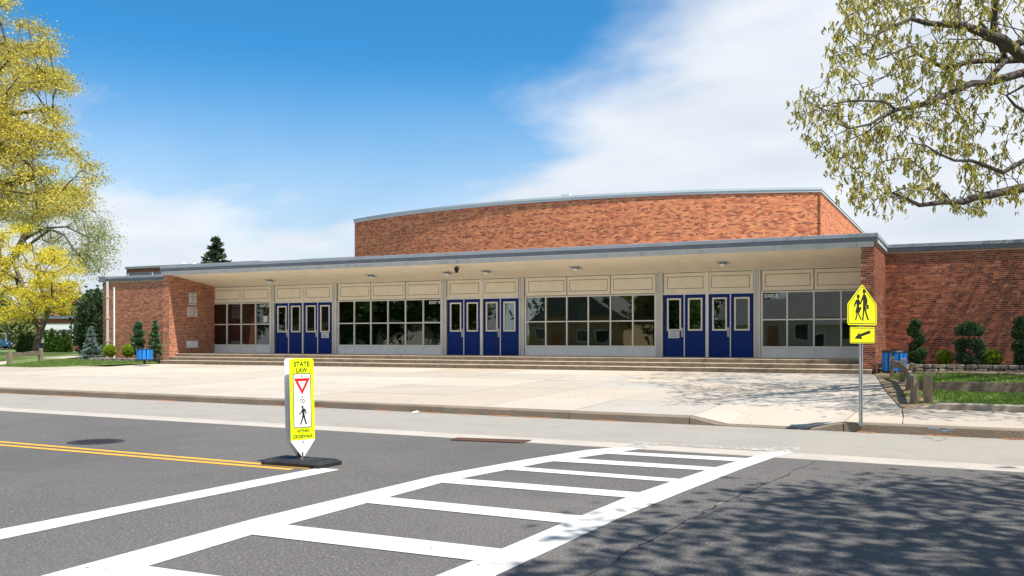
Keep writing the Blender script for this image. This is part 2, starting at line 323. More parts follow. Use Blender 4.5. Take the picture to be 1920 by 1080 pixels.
# ------------------------------------------------------------------ text and flat print
def text_mesh(s, mat_, width=None, height=None, bold=0.0, spacing=1.0):
    cu = bpy.data.curves.new('text', 'FONT'); cu.body = s; cu.align_x = 'CENTER'; cu.align_y = 'CENTER'; cu.offset = bold; cu.size = 1; cu.space_character = spacing; cu.resolution_u = 3
    o = bpy.data.objects.new('text', cu); COL.objects.link(o); dg = bpy.context.evaluated_depsgraph_get()
    me = bpy.data.meshes.new_from_object(o.evaluated_get(dg)); bpy.data.objects.remove(o); bpy.data.curves.remove(cu)
    v = np.empty(len(me.vertices)*3, dtype=np.float32); me.vertices.foreach_get('co', v); v = v.reshape(-1, 3)
    lo, hi = v.min(0), v.max(0); c = (lo+hi)/2; v -= c
    sx = width/(hi[0]-lo[0]) if width else 1; sy = height/(hi[1]-lo[1]) if height else sx
    v[:, 0] *= sx; v[:, 1] *= sy; v[:, 2] = 0; me.vertices.foreach_set('co', v.ravel()); me.materials.clear(); me.materials.append(mat_); me.update(); return me
def flat(name, pts, mat_, parent, y):
    """polygon in a sign's own x/z plane, its front towards -y"""
    return MB().prism([(p[0], y, p[1]) for p in pts], (0, -.0012, 0)).build(name, mat_, parent)
def put_text(s, mat_, parent, x, z, w, h, y, bold=.02, name='lettering'):
    return link(name, text_mesh(s, mat_, w, h, bold), parent, (x, y-.0022, z), (rad(90), 0, 0))
def rrect(x0, x1, z0, z1, r, n=4):
    pts = []
    for cx_, cz_, a in ((x1-r, z1-r, 0), (x0+r, z1-r, 90), (x0+r, z0+r, 180), (x1-r, z0+r, 270)):
        for k in range(n+1):
            t = rad(a+90*k/n); pts.append((cx_+r*math.cos(t), cz_+r*math.sin(t)))
    return pts
def ring(name, outer, inner, mat_, parent, y):
    n = len(outer); mb = MB()
    for i in range(n):
        j = (i+1) % n; mb.poly([(outer[i][0], y-.0013, outer[i][1]), (outer[j][0], y-.0013, outer[j][1]), (inner[j][0], y-.0013, inner[j][1]), (inner[i][0], y-.0013, inner[i][1])])
    return mb.build(name, mat_, parent)
# ------------------------------------------------------------------ ground
def grid_coords(lo, hi, fine_lo, fine_hi, fine, coarse):
    a = list(np.arange(lo, fine_lo, coarse)); b = list(np.arange(fine_lo, fine_hi, fine)); c = list(np.arange(fine_hi, hi+coarse, coarse)); return a+b+c
def build_ground():
    xs = grid_coords(-600, 500, -80, 30, 2.0, 40); ys = [-300, -200, -120, -60, -30, -10, 0, 1.0, 1.3, 8, 14] + list(np.arange(15, 60, 1.0)) + list(np.arange(60, 140, 8)) + list(np.arange(140, 900, 60))
    mb = MB(); v = []
    for y in ys:
        for x in xs:
            d = y-Yk(x)
            z = gz(x, y)-.07
            if 0 <= d < 1.2: z = -.05
            v.append((x, y, z))
    nx = len(xs); f = [(j*nx+i, j*nx+i+1, (j+1)*nx+i+1, (j+1)*nx+i) for j in range(len(ys)-1) for i in range(nx-1)]
    mb.faces(v, f); o = mb.build('ground', M['grass'], smooth=True); tag(o, kind='structure')
build_ground()
def strip(name, fa, fb, x0, x1, z, m, n=60):
    mb = MB(); xs = np.linspace(x0, x1, n+1)
    for a, b in zip(xs[:-1], xs[1:]): mb.poly([(a, fa(a), z), (b, fa(b), z), (b, fb(b), z), (a, fb(a), z)])
    return tag(mb.build(name, m), kind='structure')
strip('road', lambda x: 1.3, Ya, -200, 160, 0, M['asphalt'])
strip('concrete_gutter_strip', Ya, lambda x: Ya(x)+.60, -200, 160, .0, M['strip'])
strip('parking_lane', lambda x: Ya(x)+.60, Yk, -200, 160, .0, M['lane'])
strip('near_pavement', lambda x: -.9, lambda x: 1.15, -200, 160, .14, mat('near_pavement', (.5, .45, .38), .9))
strip('near_kerb', lambda x: 1.15, lambda x: 1.3, -200, 160, .145, M['kerb'])
# kerb stones
def build_kerb():
    root = empty('kerb'); tag(root, kind='structure')
    edges = [-140, -110, -80] + list(np.arange(-62, -7.2, 3.05)) + [-6.95, -4.55, -3.9, -2.45, -1.9, 1.0, 4.05, 7.1, 10.1, 13.2, 30, 60, 120]
    for k, (a, b) in enumerate(zip(edges[:-1], edges[1:])):
        a += .008; b -= .008
        def top(x): return pz(x, Yk(x))
        n = 4; mb = MB(); w = .16; j = random.uniform(-.006, .006)
        prof = []
        xs = [a+(b-a)*i/n for i in range(n+1)]
        for x in xs:
            h = max(top(x)+j, .022); y = Yk(x)+random.uniform(-.006, .006)
            br = min(.025, h*.4)
            prof.append([(x, y, -.05), (x, y+.012, h-br), (x, y+br+.012, h), (x, y+w, h+.002), (x, y+w, -.05)])
        v = [p for r in prof for p in r]; f = []
        for i in range(n):
            for q in range(5):
                f.append((i*5+q, (i+1)*5+q, (i+1)*5+(q+1) % 5, i*5+(q+1) % 5))
        f += [(0, 1, 2, 3, 4), tuple(n*5+q for q in (4, 3, 2, 1, 0))]
        mb.faces(v, f).build('kerb_stone', M['kerb'], root)
build_kerb()
# paving slabs
def xr(y):                                                             # right edge of the plaza, from the photograph
    pts = [(17.0, -1.0), (19.3, -1.17), (22, -1.55), (25, -1.95), (28, -2.3), (30.4, -2.6)]
    return float(np.interp(y, [p[0] for p in pts], [p[1] for p in pts]))
def slab(root, m, x0, x1, y0, y1, fz, nx=3, ny=3, col=(.44, .385, .32)):
    """x0.. y1: functions or numbers of the slab's edges"""
    g = .011; v = []
    fx0 = x0 if callable(x0) else (lambda y: x0); fx1 = x1 if callable(x1) else (lambda y: x1)
    fy0 = y0 if callable(y0) else (lambda x: y0); fy1 = y1 if callable(y1) else (lambda x: y1)
    dz = random.uniform(-.003, .003)
    ym = .5*(fy0(fx0(20))+fy1(fx0(20)))
    for j in range(ny+1):
        for i in range(nx+1):
            yy = ym
            for _ in range(3):
                a, b = fx0(yy)+g, fx1(yy)-g; x = a+(b-a)*i/nx; ya, yb = fy0(x)+g, fy1(x)-g; yy = ya+(yb-ya)*j/ny
            v.append((x, yy, fz(x, yy)+dz))
    top = [(j*(nx+1)+i, j*(nx+1)+i+1, (j+1)*(nx+1)+i+1, (j+1)*(nx+1)+i) for j in range(ny) for i in range(nx)]
    rim = list(range(nx+1)) + [j*(nx+1)+nx for j in range(1, ny+1)] + [ny*(nx+1)+i for i in range(nx-1, -1, -1)] + [j*(nx+1) for j in range(ny-1, 0, -1)]
    n = len(v); v += [(v[i][0], v[i][1], v[i][2]-.05) for i in rim]; R = len(rim)
    side = [(rim[(k+1) % R], rim[k], n+k, n+(k+1) % R) for k in range(R)]
    k = random.uniform(.86, 1.06); t = random.uniform(-.018, .018)
    mb = MB(); mb.cur = (col[0]*k+t, col[1]*k, col[2]*k-t); mb.faces(v, top+side); mb.build('paving_slab', m, root)
def build_paving():
    root = empty('plaza'); tag(root, kind='structure')
    bed = MB(); xs = np.linspace(-34, -1.3, 40)
    cols = [-32.4 + 3.04*k for k in range(9)] + [-6.95, -4.55, -1.9]
    cols = [-32.4, -29.4, -26.3, -23.3, -20.2, -17.2, -14.1, -11.1, -9.0, -6.95, -4.55, -1.9]
    rows = [lambda x: Yk(x)+.16, 19.35, 22.2, 25.0, 27.7, 30.2]
    for j in range(5):
        for i in range(len(cols)):
            x0 = cols[i]; last = (i == len(cols)-1)
            x1 = xr if last else cols[i+1]
            if last and j >= 2: continue
            if i == len(cols)-2 and j >= 2: x1 = xr
            if i == len(cols)-3 and False: pass
            slab(root, M['plaza'], x0, x1, rows[j], rows[j+1], pz, 4 if x0 > -8 and j == 0 else 2, 4 if j == 0 and x0 > -8 else 2, (.44, .385, .32))
    # broad pavement running on to the left
    for x0, x1 in zip([-62.9, -59.8, -56.8, -53.7, -50.7, -47.6, -44.6, -41.5, -38.5, -35.4], [-59.8, -56.8, -53.7, -50.7, -47.6, -44.6, -41.5, -38.5, -35.4, -32.4]):
        slab(root, M['plaza'], x0, x1, rows[0], 19.35, pz, 2, 2); slab(root, M['plaza'], x0, x1, 19.35, 22.2, pz, 2, 2); slab(root, M['plaza'], x0, x1, 22.2, 25.0, pz, 2, 2); slab(root, M['plaza'], x0, x1, 25.0, 27.7, pz, 2, 2)
    b = MB()
    for a, c in zip(np.linspace(-63, -1.2, 50)[:-1], np.linspace(-63, -1.2, 50)[1:]):
        for q in range(10):
            def yy(x, t): return Yk(x)+.10+(( 30.1 if x > -32.35 else 27.6)-Yk(x)-.1)*t
            t0, t1 = q/10, (q+1)/10
            P = [(a, yy(a, t0)), (c, yy(c, t0)), (c, yy(c, t1)), (a, yy(a, t1))]
            P = [(min(x, xr(y)), y) for x, y in P]
            b.poly([(x, y, pz(x, y)-.025) for x, y in P])
    b.build('joint_bed', M['joint'], root)
    r2 = empty('sidewalk'); tag(r2, kind='structure')
    xs = [-1.0, 1.1, 2.9, 4.7, 6.5, 8.3, 10.1, 12, 15, 20, 30, 60]
    for i, (a, c) in enumerate(zip(xs[:-1], xs[1:])):
        slab(r2, M['walk'], xr if i == 0 else a, c, rows[0], lambda x: 19.28, pz, 2, 2, (.40, .34, .275))
    b = MB()
    for a, c in zip(xs[:-1], xs[1:]):
        a2 = a-.2 if a < 0 else a; b.poly([(a2, Yk(a2)+.12, .11), (c, Yk(c)+.12, .11), (c, 19.26, .17), (a2, 19.26, .17)])
    b.build('joint_bed', M['joint'], r2)
    # path crossing the left lawn
    A = [at_g(-120, 696, gz), at_g(0, 686, gz), at_g(75, 678.5, gz), at_g(130, 672.5, gz), at_g(165, 669.5, gz), at_g(200, 667.2, gz)]
    B = [at_g(-120, 687, gz), at_g(0, 680, gz), at_g(75, 672, gz), at_g(130, 668.4, gz), at_g(165, 667.0, gz), at_g(200, 666.3, gz)]
    mb = MB(); mb.cur = (.45, .39, .32)
    for i in range(5):
        q = [A[i], A[i+1], B[i+1], B[i]]; mb.poly([(p.x, p.y, gz(p.x, p.y)+.012) for p in q])
    tag(mb.build('path', M['walk']), kind='structure')
    mb = MB(); mb.cur = (.45, .39, .32); A = [at_z(-60, 657.5, .0), at_z(30, 657, 0), at_z(30, 654, 0), at_z(-60, 654, 0)]
    mb.poly([(p.x, p.y, gz(p.x, p.y)+.012) for p in A]); tag(mb.build('drive', M['walk']), kind='structure')
build_paving()
# ------------------------------------------------------------------ lawns, soil, concrete edging
LAWN = []
def lawn_z(x, y): return gz(x, y)+.03+.02*mnoise.noise((x*.6, y*.6, 0))
def build_right_lawn():
    mb = MB(); ys = np.r_[19.18, 19.34, np.arange(19.46, 31.95, .3)]; n = 60
    v = []; c = []
    for y in ys:
        x0 = xr(y)-.03
        for i in range(n+1):
            x = x0+(24-x0)*(i/n)**2; v.append((x, y, pz(x, y)-.03 if y < 19.4 or i == 0 else min(lawn_z(x, y), pz(x, y)+.015+.10*max(0, x-x0)) if i < 12 else lawn_z(x, y)))
    f = [(j*(n+1)+i, j*(n+1)+i+1, (j+1)*(n+1)+i+1, (j+1)*(n+1)+i) for j in range(len(ys)-1) for i in range(n)]
    mb.faces(v, f)
    # material: soil along the worn edge, grass beyond (where the ground is in fact bare)
    m = mat('lawn_with_worn_edge', (.12, .18, .04), .95, var=.3, scale=1.2, bump=.6, bscale=30, stain=[(.8, (.17, .16, .06), .48, .7, .6), (25, (.05, .085, .018), .5, .7, .5)])
    nt = m.node_tree; N = nt.nodes; L = nt.links; p = N['Principled BSDF']; src = p.inputs['Base Color'].links[0].from_socket
    g = N.new('ShaderNodeNewGeometry'); sp = N.new('ShaderNodeSeparateXYZ'); L.new(g.outputs['Position'], sp.inputs[0])
    def mth(op, a, b):
        n_ = N.new('ShaderNodeMath'); n_.operation = op
        for i, q in enumerate((a, b)):
            if isinstance(q, (int, float)): n_.inputs[i].default_value = q
            else: L.new(q, n_.inputs[i])
        return n_.outputs[0]
    edge = mth('ADD', sp.outputs[0], mth('MULTIPLY', mth('SUBTRACT', sp.outputs[1], 19.3), .13))     # distance from plaza edge
    back = mth('SUBTRACT', 31.9, sp.outputs[1])
    nz = N.new('ShaderNodeTexNoise'); nz.inputs['Scale'].default_value = 1.6; nz.inputs['Detail'].default_value = 6; L.new(g.outputs['Position'], nz.inputs[0])
    d = mth('MINIMUM', mth('ADD', edge, 1.15), mth('MULTIPLY', mth('SUBTRACT', back, .9), .35)); d = mth('ADD', d, mth('MULTIPLY', mth('SUBTRACT', nz.outputs[0], .5), 1.6))
    mr = N.new('ShaderNodeMapRange'); L.new(d, mr.inputs[0]); mr.inputs[1].default_value = .45; mr.inputs[2].default_value = .75; mr.inputs[3].default_value = 1; mr.inputs[4].default_value = 0
    x = N.new('ShaderNodeMix'); x.data_type = 'RGBA'; L.new(mr.outputs[0], x.inputs[0]); L.new(src, x.inputs[6]); x.inputs[7].default_value = (.23, .16, .10, 1); L.new(x.outputs[2], p.inputs['Base Color'])
    o = mb.build('lawn', m, smooth=True); tag(o, kind='structure')
    # concrete lip between sidewalk and lawn
    root = empty('lawn_edging', (0, 0, 0)); tag(root, kind='structure')
    xs = [-.95, 1.3, 3.6, 5.9, 8.2, 12, 24]
    for a, b in zip(xs[:-1], xs[1:]):
        m2 = MB(); n = 5; v = []
        for i in range(n+1):
            xx = a+.006+(b-a-.012)*i/n; t = .13 if not (a < -.5 and i == 0) else .03
            zb = pz(xx, 19.3); e = random.uniform(-.006, .006)
            v += [(xx, 19.27+e, zb-.05), (xx, 19.28+e, zb+t-.03), (xx, 19.33+e, zb+t), (xx, 19.50, zb+t-.01), (xx, 19.53, zb-.05)]
        f = [(i*5+q, (i+1)*5+q, (i+1)*5+(q+1) % 5, i*5+(q+1) % 5) for i in range(n) for q in range(5)] + [(0, 1, 2, 3, 4), tuple(n*5+q for q in (4, 3, 2, 1, 0))]
        m2.faces(v, f).build('edging_stone', mat('edging_concrete', (.33, .285, .225), .92, var=.2, scale=3, bump=.4, bscale=30, stain=[(2, (.22, .19, .15), .5, .75, .5)]) if 'edg' not in M else M['edg'], root)
        if 'edg' not in M: M['edg'] = root.children[0].data.materials[0] if root.children else None
build_right_lawn()
def build_left_lawn():
    # lawn between plaza, path and wing; polygon traced on the ground
    edge = [at_g(x, y, gz) for x, y in ((-150, 689.5), (0, 687.2), (30, 688.0), (59, 689), (120, 688), (207, 684.2), (258, 682.2), (299, 680.4))]
    mb = MB(); n = 22; v = []
    K = 60; cols = []
    ex = np.array([(p.x, p.y) for p in edge]); s = np.r_[0, np.cumsum(np.hypot(*np.diff(ex, axis=0).T))]
    for k in range(K+1):
        t = s[-1]*k/K; x = np.interp(t, s, ex[:, 0]); y = np.interp(t, s, ex[:, 1]); cols.append((x, y))
    back = [(-75 + (k/K)*(75-32.2), 33 + 6*(1-k/K)) for k in range(K+1)]
    for k in range(K+1):
        for i in range(n+1):
            t = (i/n); x = cols[k][0]+(back[k][0]-cols[k][0])*t; y = cols[k][1]+(back[k][1]-cols[k][1])*t
            v.append((x, y, max(gz(x, y), pz(x, y))+.006+.02*min(1, t*8)))
    f = [(k*(n+1)+i, (k+1)*(n+1)+i, (k+1)*(n+1)+i+1, k*(n+1)+i+1) for k in range(K) for i in range(n)]
    mb.faces(v, f); o = mb.build('left_lawn', M['grass'], smooth=True); tag(o, kind='structure')
    # re-lay path above the lawn
    p = bpy.data.objects.get('path')
    for q in p.data.vertices: q.co.z += .03
build_left_lawn()
def blades(name, pts, hgt, cols, seed):
    r = np.random.default_rng(seed); n = len(pts); P = np.array(pts)
    a = r.uniform(0, 2*np.pi, n); w = r.uniform(.004, .009, n)*1.5; h = hgt*r.uniform(.5, 1.3, n); lean = r.normal(0, .45, (n, 2))*h[:, None]
    d = np.c_[np.cos(a), np.sin(a), np.zeros(n)]*w[:, None]
    v = np.stack([P-d, P+d, P+np.c_[lean, h]], 1).reshape(-1, 3)
    me = bpy.data.meshes.new(name); me.vertices.add(3*n); me.vertices.foreach_set('co', v.astype(np.float32).ravel())
    me.loops.add(3*n); me.loops.foreach_set('vertex_index', np.arange(3*n, dtype=np.int32)); me.polygons.add(n); me.polygons.foreach_set('loop_start', np.arange(0, 3*n, 3, dtype=np.int32))
    me.update(calc_edges=True); C = np.array(cols)[r.integers(0, len(cols), n)]*r.uniform(.7, 1.2, (n, 1))
    at = me.attributes.new('col', 'FLOAT_COLOR', 'FACE'); at.data.foreach_set('color', np.c_[C, np.ones(n)].astype(np.float32).ravel())
    me.materials.append(M['blade']); o = bpy.data.objects.new(name, me); COL.objects.link(o); return tag(o, 'short green spring grass growing on the lawn', 'grass', kind='stuff')
def grass_patches():
    pts = []
    while len(pts) < 70000:
        y = 19.55+12.2*random.random()**1.3; x = xr(y)+.05+random.random()*(6.5-xr(y))
        e = x+.13*(y-19.3)+1.15; b = (31.9-y-.9)*.35; d = min(e, b)+(mnoise.noise((x*1.4, y*1.4, 3)))*.9
        if d < .6+.15*random.random(): continue
        pts.append((x, y, lawn_z(x, y)-.01))
    blades('grass', pts, .075, [(.17, .30, .045), (.23, .37, .055), (.30, .34, .10), (.11, .20, .03)], 3)
    pts = []
    for _ in range(60000):
        px = random.uniform(0, 300); x, y = 0, 0
        py = random.uniform(667, 690); p = at_g(px, py, gz) if _ % 1 == 0 else None
        if px > 62 and py > 689-(px-62)*.0365: continue
        if px <= 62 and py > 687.4+px*.02: continue
        lo = 686-px*.1; hi = 680-px*.09
        if hi-1 < py < lo and px < 165: continue
        if p.y > 33.2 or p.x < -90: continue
        pts.append((p.x, p.y, max(gz(p.x, p.y), pz(p.x, p.y))+.01))
        if len(pts) > 26000: break
    blades('grass', pts, .07, [(.13, .23, .04), (.17, .28, .05), (.22, .25, .08), (.10, .17, .03)], 4)
grass_patches()
# ------------------------------------------------------------------ road marks
def px_poly(pts, z=.004): return [tuple(at_z(x, y, 0).xy)+(z,) for x, y in pts]
def marks():
    root = empty('crosswalk_marking'); tag(root, kind='structure')
    def strip_px(name, top, bot, z, m):
        mb = MB()
        for i in range(len(top)-1): mb.poly(px_poly([bot[i], bot[i+1], top[i+1], top[i]], z))
        return mb.build(name, m, root)
    strip_px('side_line', [(-60, 1122), (80, 1080), (480, 972.3), (813, 893), (985, 862), (1100, 844), (1165, 838.5)],
             [(100, 1132), (225, 1078), (500, 995), (840, 902.5), (1020, 868), (1140, 851), (1210, 841)], .004, M['paint'])
    # quads below keep their long edges on the painted side lines
    strip_px('side_line', [(690, 1132), (890, 1051), (1055, 981.5), (1197, 924), (1330, 880), (1407, 857.5), (1445, 847)],
             [(790, 1145), (1000, 1047.5), (1163, 971), (1275.5, 925), (1395, 878), (1455, 857), (1490, 847)], .004, M['paint'])
    R = [[(235, 1057), (790, 1133), (700, 1185), (130, 1100)], [(510, 981.7), (952, 1031.5), (895, 1053), (450, 1001)], [(705, 930.9), (1097, 968.5), (1060, 982), (665, 941.8)],
         [(850, 897), (1207, 924.7), (1178, 934), (815, 905)], [(962, 875.2), (1288, 899.7), (1268, 905), (933, 880.2)], [(1055, 858.5), (1350, 877.3), (1328, 883), (1035, 865.5)], [(1140, 846.3), (1415, 860.5), (1390, 866.2), (1105, 849.5)]]
    for r in R: MB().poly(px_poly(r[::-1], .006)).build('rung', M['paint'], root)
    MB().poly(px_poly([(1170, 838), (1190, 830), (1215, 832), (1210, 841)][::-1], .005)).build('worn_end', M['paintworn'], root)
    MB().poly(px_poly([(1187, 833), (1190, 829), (1446, 842), (1440, 846.5)], .007)).build('worn_end', M['paintworn'], root)
    MB().poly(px_poly([(1440, 848), (1450, 838), (1500, 840), (1490, 848)], .005)).build('worn_end', M['paintworn'], root)
    o = MB().poly(px_poly([(-120, 1037), (0, 1012.5), (246, 960), (480, 913), (637, 881), (598, 877.7), (480, 899.5), (246, 945.5), (0, 993), (-120, 1016)])).build('stop_line', M['paint']); tag(o, kind='structure')
    root2 = empty('centre_line'); tag(root2, kind='structure')
    def yl(x0, y0, x1, y1, th):
        a = at_z(x0, y0, 0); b = at_z(x1, y1, 0); c = at_z(x0, y0+th, 0); d = at_z(x1, y1+th, 0)
        w = .5*((a-c).length+(b-d).length)*.5; dr = (b-a).normalized(); st = a-dr*60
        nrm = Vector((dr.y, -dr.x, 0))*.105
        MB().poly([(st.x+nrm.x, st.y+nrm.y, .0035), (b.x+nrm.x, b.y+nrm.y, .0035), (b.x, b.y, .0035), (st.x, st.y, .0035)]).build('yellow_line', M['paintyel'], root2)
    yl(0, 827.4, 588, 877.2, 3.8); yl(0, 833.2, 552, 879.6, 4)
marks()
def crack(px, seed, w=.012):
    r = random.Random(seed); pts = []
    for (x0, y0), (x1, y1) in zip(px[:-1], px[1:]):
        for k in range(14):
            t = k/14; p = at_z(x0+(x1-x0)*t, y0+(y1-y0)*t, 0); pts.append(p+Vector((r.uniform(-.03, .03), r.uniform(-.03, .03), 0)))
    mb = MB()
    ws = [w*r.uniform(.2, 1.3) for _ in pts]
    for i in range(len(pts)-1):
        d = (pts[i+1]-pts[i]).normalized(); n = Vector((-d.y, d.x, 0))
        mb.poly([(*(pts[i]-n*ws[i]).xy, .003), (*(pts[i+1]-n*ws[i+1]).xy, .003), (*(pts[i+1]+n*ws[i+1]).xy, .003), (*(pts[i]+n*ws[i]).xy, .003)])
    tag(mb.build('asphalt_crack', mat('crack_filler', (.045, .042, .04), .95, var=.5, scale=3, stain=[(2, (.35, .32, .28), .55, .7, .9)])), kind='structure')
crack([(1530, 866), (1370, 935), (1240, 1000), (1110, 1075), (1040, 1110)], 3)
# drain, manhole, litter
def drain():
    r = empty('storm_drain', (0, 0, 0)); tag(r, 'rusty iron storm drain grate beside the gutter strip', 'drain grate')
    c = [at_z(x, y, 0) for x, y in ((858, 822.5), (992, 827), (975, 831.3), (848, 826.0))]
    def P(s, t): return c[0].lerp(c[1], s).lerp(c[3].lerp(c[2], s), t)
    mb = MB(); mb.prism([P(0, 0)+Vector((0, 0, .003)), P(1, 0)+Vector((0, 0, .003)), P(1, 1)+Vector((0, 0, .003)), P(0, 1)+Vector((0, 0, .003))][::-1], (0, 0, .001)).build('pit', M['mulch'], r)
    for k in range(16):
        s = (k+.15)/16; e = s+.035
        MB().prism([P(s, .04)+Vector((0, 0, .004)), P(s, .96)+Vector((0, 0, .004)), P(e, .96)+Vector((0, 0, .004)), P(e, .04)+Vector((0, 0, .004))], (0, 0, .012)).build('bar', M['rust'], r)
    f = MB()
    for t0, t1, s0, s1 in ((-.06, .04, -.02, 1.02), (.96, 1.06, -.02, 1.02), (.04, .96, -.02, 0), (.04, .96, 1, 1.02)):
        f.prism([P(s0, t0)+Vector((0, 0, .004)), P(s0, t1)+Vector((0, 0, .004)), P(s1, t1)+Vector((0, 0, .004)), P(s1, t0)+Vector((0, 0, .004))], (0, 0, .014))
    f.build('frame', M['rust'], r)
    p = at_z(180, 828.5, 0); m = empty('manhole_cover', p); tag(m, 'round dark iron manhole cover in the asphalt by the yellow lines', 'manhole cover')
    MB().lathe([(0, .006), (.36, .006), (.37, .004), (.40, .004), (.40, .002)][::-1], n=40).build('cover', M['manhole'], m)
    mb = MB()
    for i in range(-4, 5):
        for j in range(-4, 5):
            if i*i+j*j < 18: mb.box(i*.07-.02, i*.07+.02, j*.07-.02, j*.07+.02, .006, .010)
    mb.build('raised_studs', M['manhole'], m)
    p = at_z(773, 775, 0); o = MB().faces([(0, 0, 0), (.09, .01, .015), (.14, .07, .03), (.05, .1, .05), (-.03, .05, .02)], [(0, 1, 2, 3), (0, 3, 4)]).build('crumpled_paper', M['paper'], loc=p+Vector((0, 0, .004))); tag(o, 'small scrap of white paper lying by the kerb', 'litter')
    p = at_z(621, 835, 0)
    lit = [[] for _ in range(1)]; mb = MB(); r_ = random.Random(5)
    spans = [(30, 60), (120, 160), (150, 175), (300, 345), (520, 545), (590, 620), (715, 740), (780, 830), (870, 900), (925, 960), (985, 1035), (1120, 1160), (1610, 1640), (1735, 1800), (1880, 1915)]
    for a, b in spans:
        for _ in range(150):
            px = r_.uniform(a, b); x = xat(px, Yk(-12 if px < 1300 else 0)); x = at_z(px, 735+px*.047, 0).x; y = Yk(x)-abs(r_.gauss(0, .045)); t = r_.uniform(0, 3.14); l = r_.uniform(.015, .04)
            mb.poly([(x-l*math.cos(t), y-l*math.sin(t), .004), (x+.008, y, .012), (x+l*math.cos(t), y+l*math.sin(t), .006), (x-.008, y, .016)])
    tag(mb.build('fallen_blossom_litter', M['needles']), 'brown fallen catkins gathered along the foot of the kerb', 'leaf litter', kind='stuff')
    mb = MB()
    for (x, y, w) in ((1742, 803, 8), (1752, 804, 7), (1766, 808, 9), (1778, 804.5, 8)):
        p = at_z(x, y, .155); q = at_z(x+w, y+.6, .155); P4 = [(p.x, p.y), (q.x, q.y), (q.x+.02, q.y+.06), (p.x-.02, p.y+.07)]; mb.poly([(a_, b_, pz(a_, b_)+.009) for a_, b_ in P4])
    tag(mb.build('blue_paint_mark', M['bluepaint']), kind='structure')
drain()
#@@PART2
# ------------------------------------------------------------------ bricks
PAL_WING = ([(.285, .088, .05), (.35, .12, .064), (.23, .07, .042), (.42, .165, .085), (.14, .045, .034)], [.34, .26, .22, .08, .10])
PAL_LEFT = ([(.40, .155, .085), (.46, .185, .10), (.33, .125, .07), (.52, .22, .11), (.22, .09, .055)], [.34, .26, .22, .10, .08])
PAL_HI = ([(.82, .33, .155), (.74, .27, .125), (.60, .195, .10), (.48, .14, .08), (.30, .11, .07)], [.36, .24, .24, .12, .04])
CH = .0677
def brick_rows(s0, s1, z0, z1, pal, clump=1.0, seed=0, off=0.0):
    """yields centre s, z, half length, colour, in common bond with a header course every sixth"""
    r = random.Random(seed); k0 = int(math.floor(z0/CH)); k1 = int(math.ceil(z1/CH)); out = []
    cols, wts = pal; cum = np.cumsum(wts)/sum(wts)
    for k in range(k0, k1+1):
        zc = (k+.5)*CH
        if zc-CH/2 < z0-.012 or zc+CH/2 > z1+.02: continue
        hd = (k % 6 == 2); pitch = .1017 if hd else .2033; o = (0 if k % 2 else pitch/2)+off
        n0 = int(math.floor((s0-o)/pitch)); s = o+n0*pitch
        while s < s1:
            a, b = max(s+.005, s0), min(s+pitch-.005, s1)
            if b-a > .03:
                q = .5+mnoise.noise((s*1.1+seed*7.7, zc*9.0, seed*3.3))*.28*clump+(r.random()-.5)*.95; q = min(max(q, 0), .9999)
                c = cols[int(np.searchsorted(cum, q))]
                if hd and r.random() < .3: c = cols[-1]
                j = r.uniform(.88, 1.12); out.append(((a+b)/2, zc, (b-a)/2, tuple(x*j for x in c)))
            s += pitch
    return out
def brick_mesh(name, rows, frame, m, parent, depth=.004):
    """frame(s) -> (point at z=0, tangent, outward normal)"""
    v = []; f = []; c = []; hh = CH/2-.0058
    r = random.Random(len(rows))
    for s, z, hl, col in rows:
        p, t, nrm = frame(s); d = depth+r.uniform(-.0015, .0015); n = len(v); zz = Vector((0, 0, 1))
        for dd in (-.002, d):
            for a, b in ((-1, -1), (1, -1), (1, 1), (-1, 1)):
                v.append(tuple(p+t*(a*hl)+zz*(z+b*hh)+nrm*dd))
        f += [(n+4, n+5, n+6, n+7), (n, n+1, n+5, n+4), (n+1, n+2, n+6, n+5), (n+2, n+3, n+7, n+6), (n+3, n, n+4, n+7)]; c += [col]*5
    mb = MB(); mb.v = v; mb.f = f; mb.c = c; mb.m = [0]*len(f)
    return mb.build(name, m, parent)
def flat_frame(p0, t, nrm): return lambda s: (p0+t*s, t, nrm)
XV = Vector((1, 0, 0)); YV = Vector((0, 1, 0))
# ------------------------------------------------------------------ the school
YF = 33.5; YP = 30.7; YW = 34.7; ZF = .885; ZT = 3.97; ZFT = 4.79; XL = -32.05; XR = -3.03; XRP = -2.64; XLP = -32.41
school = empty('school_building', (-17, YF, 0)); tag(school, 'long low brick school entrance with blue double doors and grey roof edge', 'school building')
SP = Vector((17, -YF, 0))                                              # children are written in world coordinates
def part(mb, name, m, parent=None, smooth=False):
    o = mb.build(name, m, parent or school, smooth); o.location = SP if parent is None else (0, 0, 0); return o
def sub(o): return o
# -- walls
def wall(name, mb_mortar, rowsets, bm_, mm):
    w = part(mb_mortar, name, mm)
    for rows, frame in rowsets:
        b = brick_mesh('brickwork', rows, frame, bm_, w); tag(b, kind='stuff')
    return w
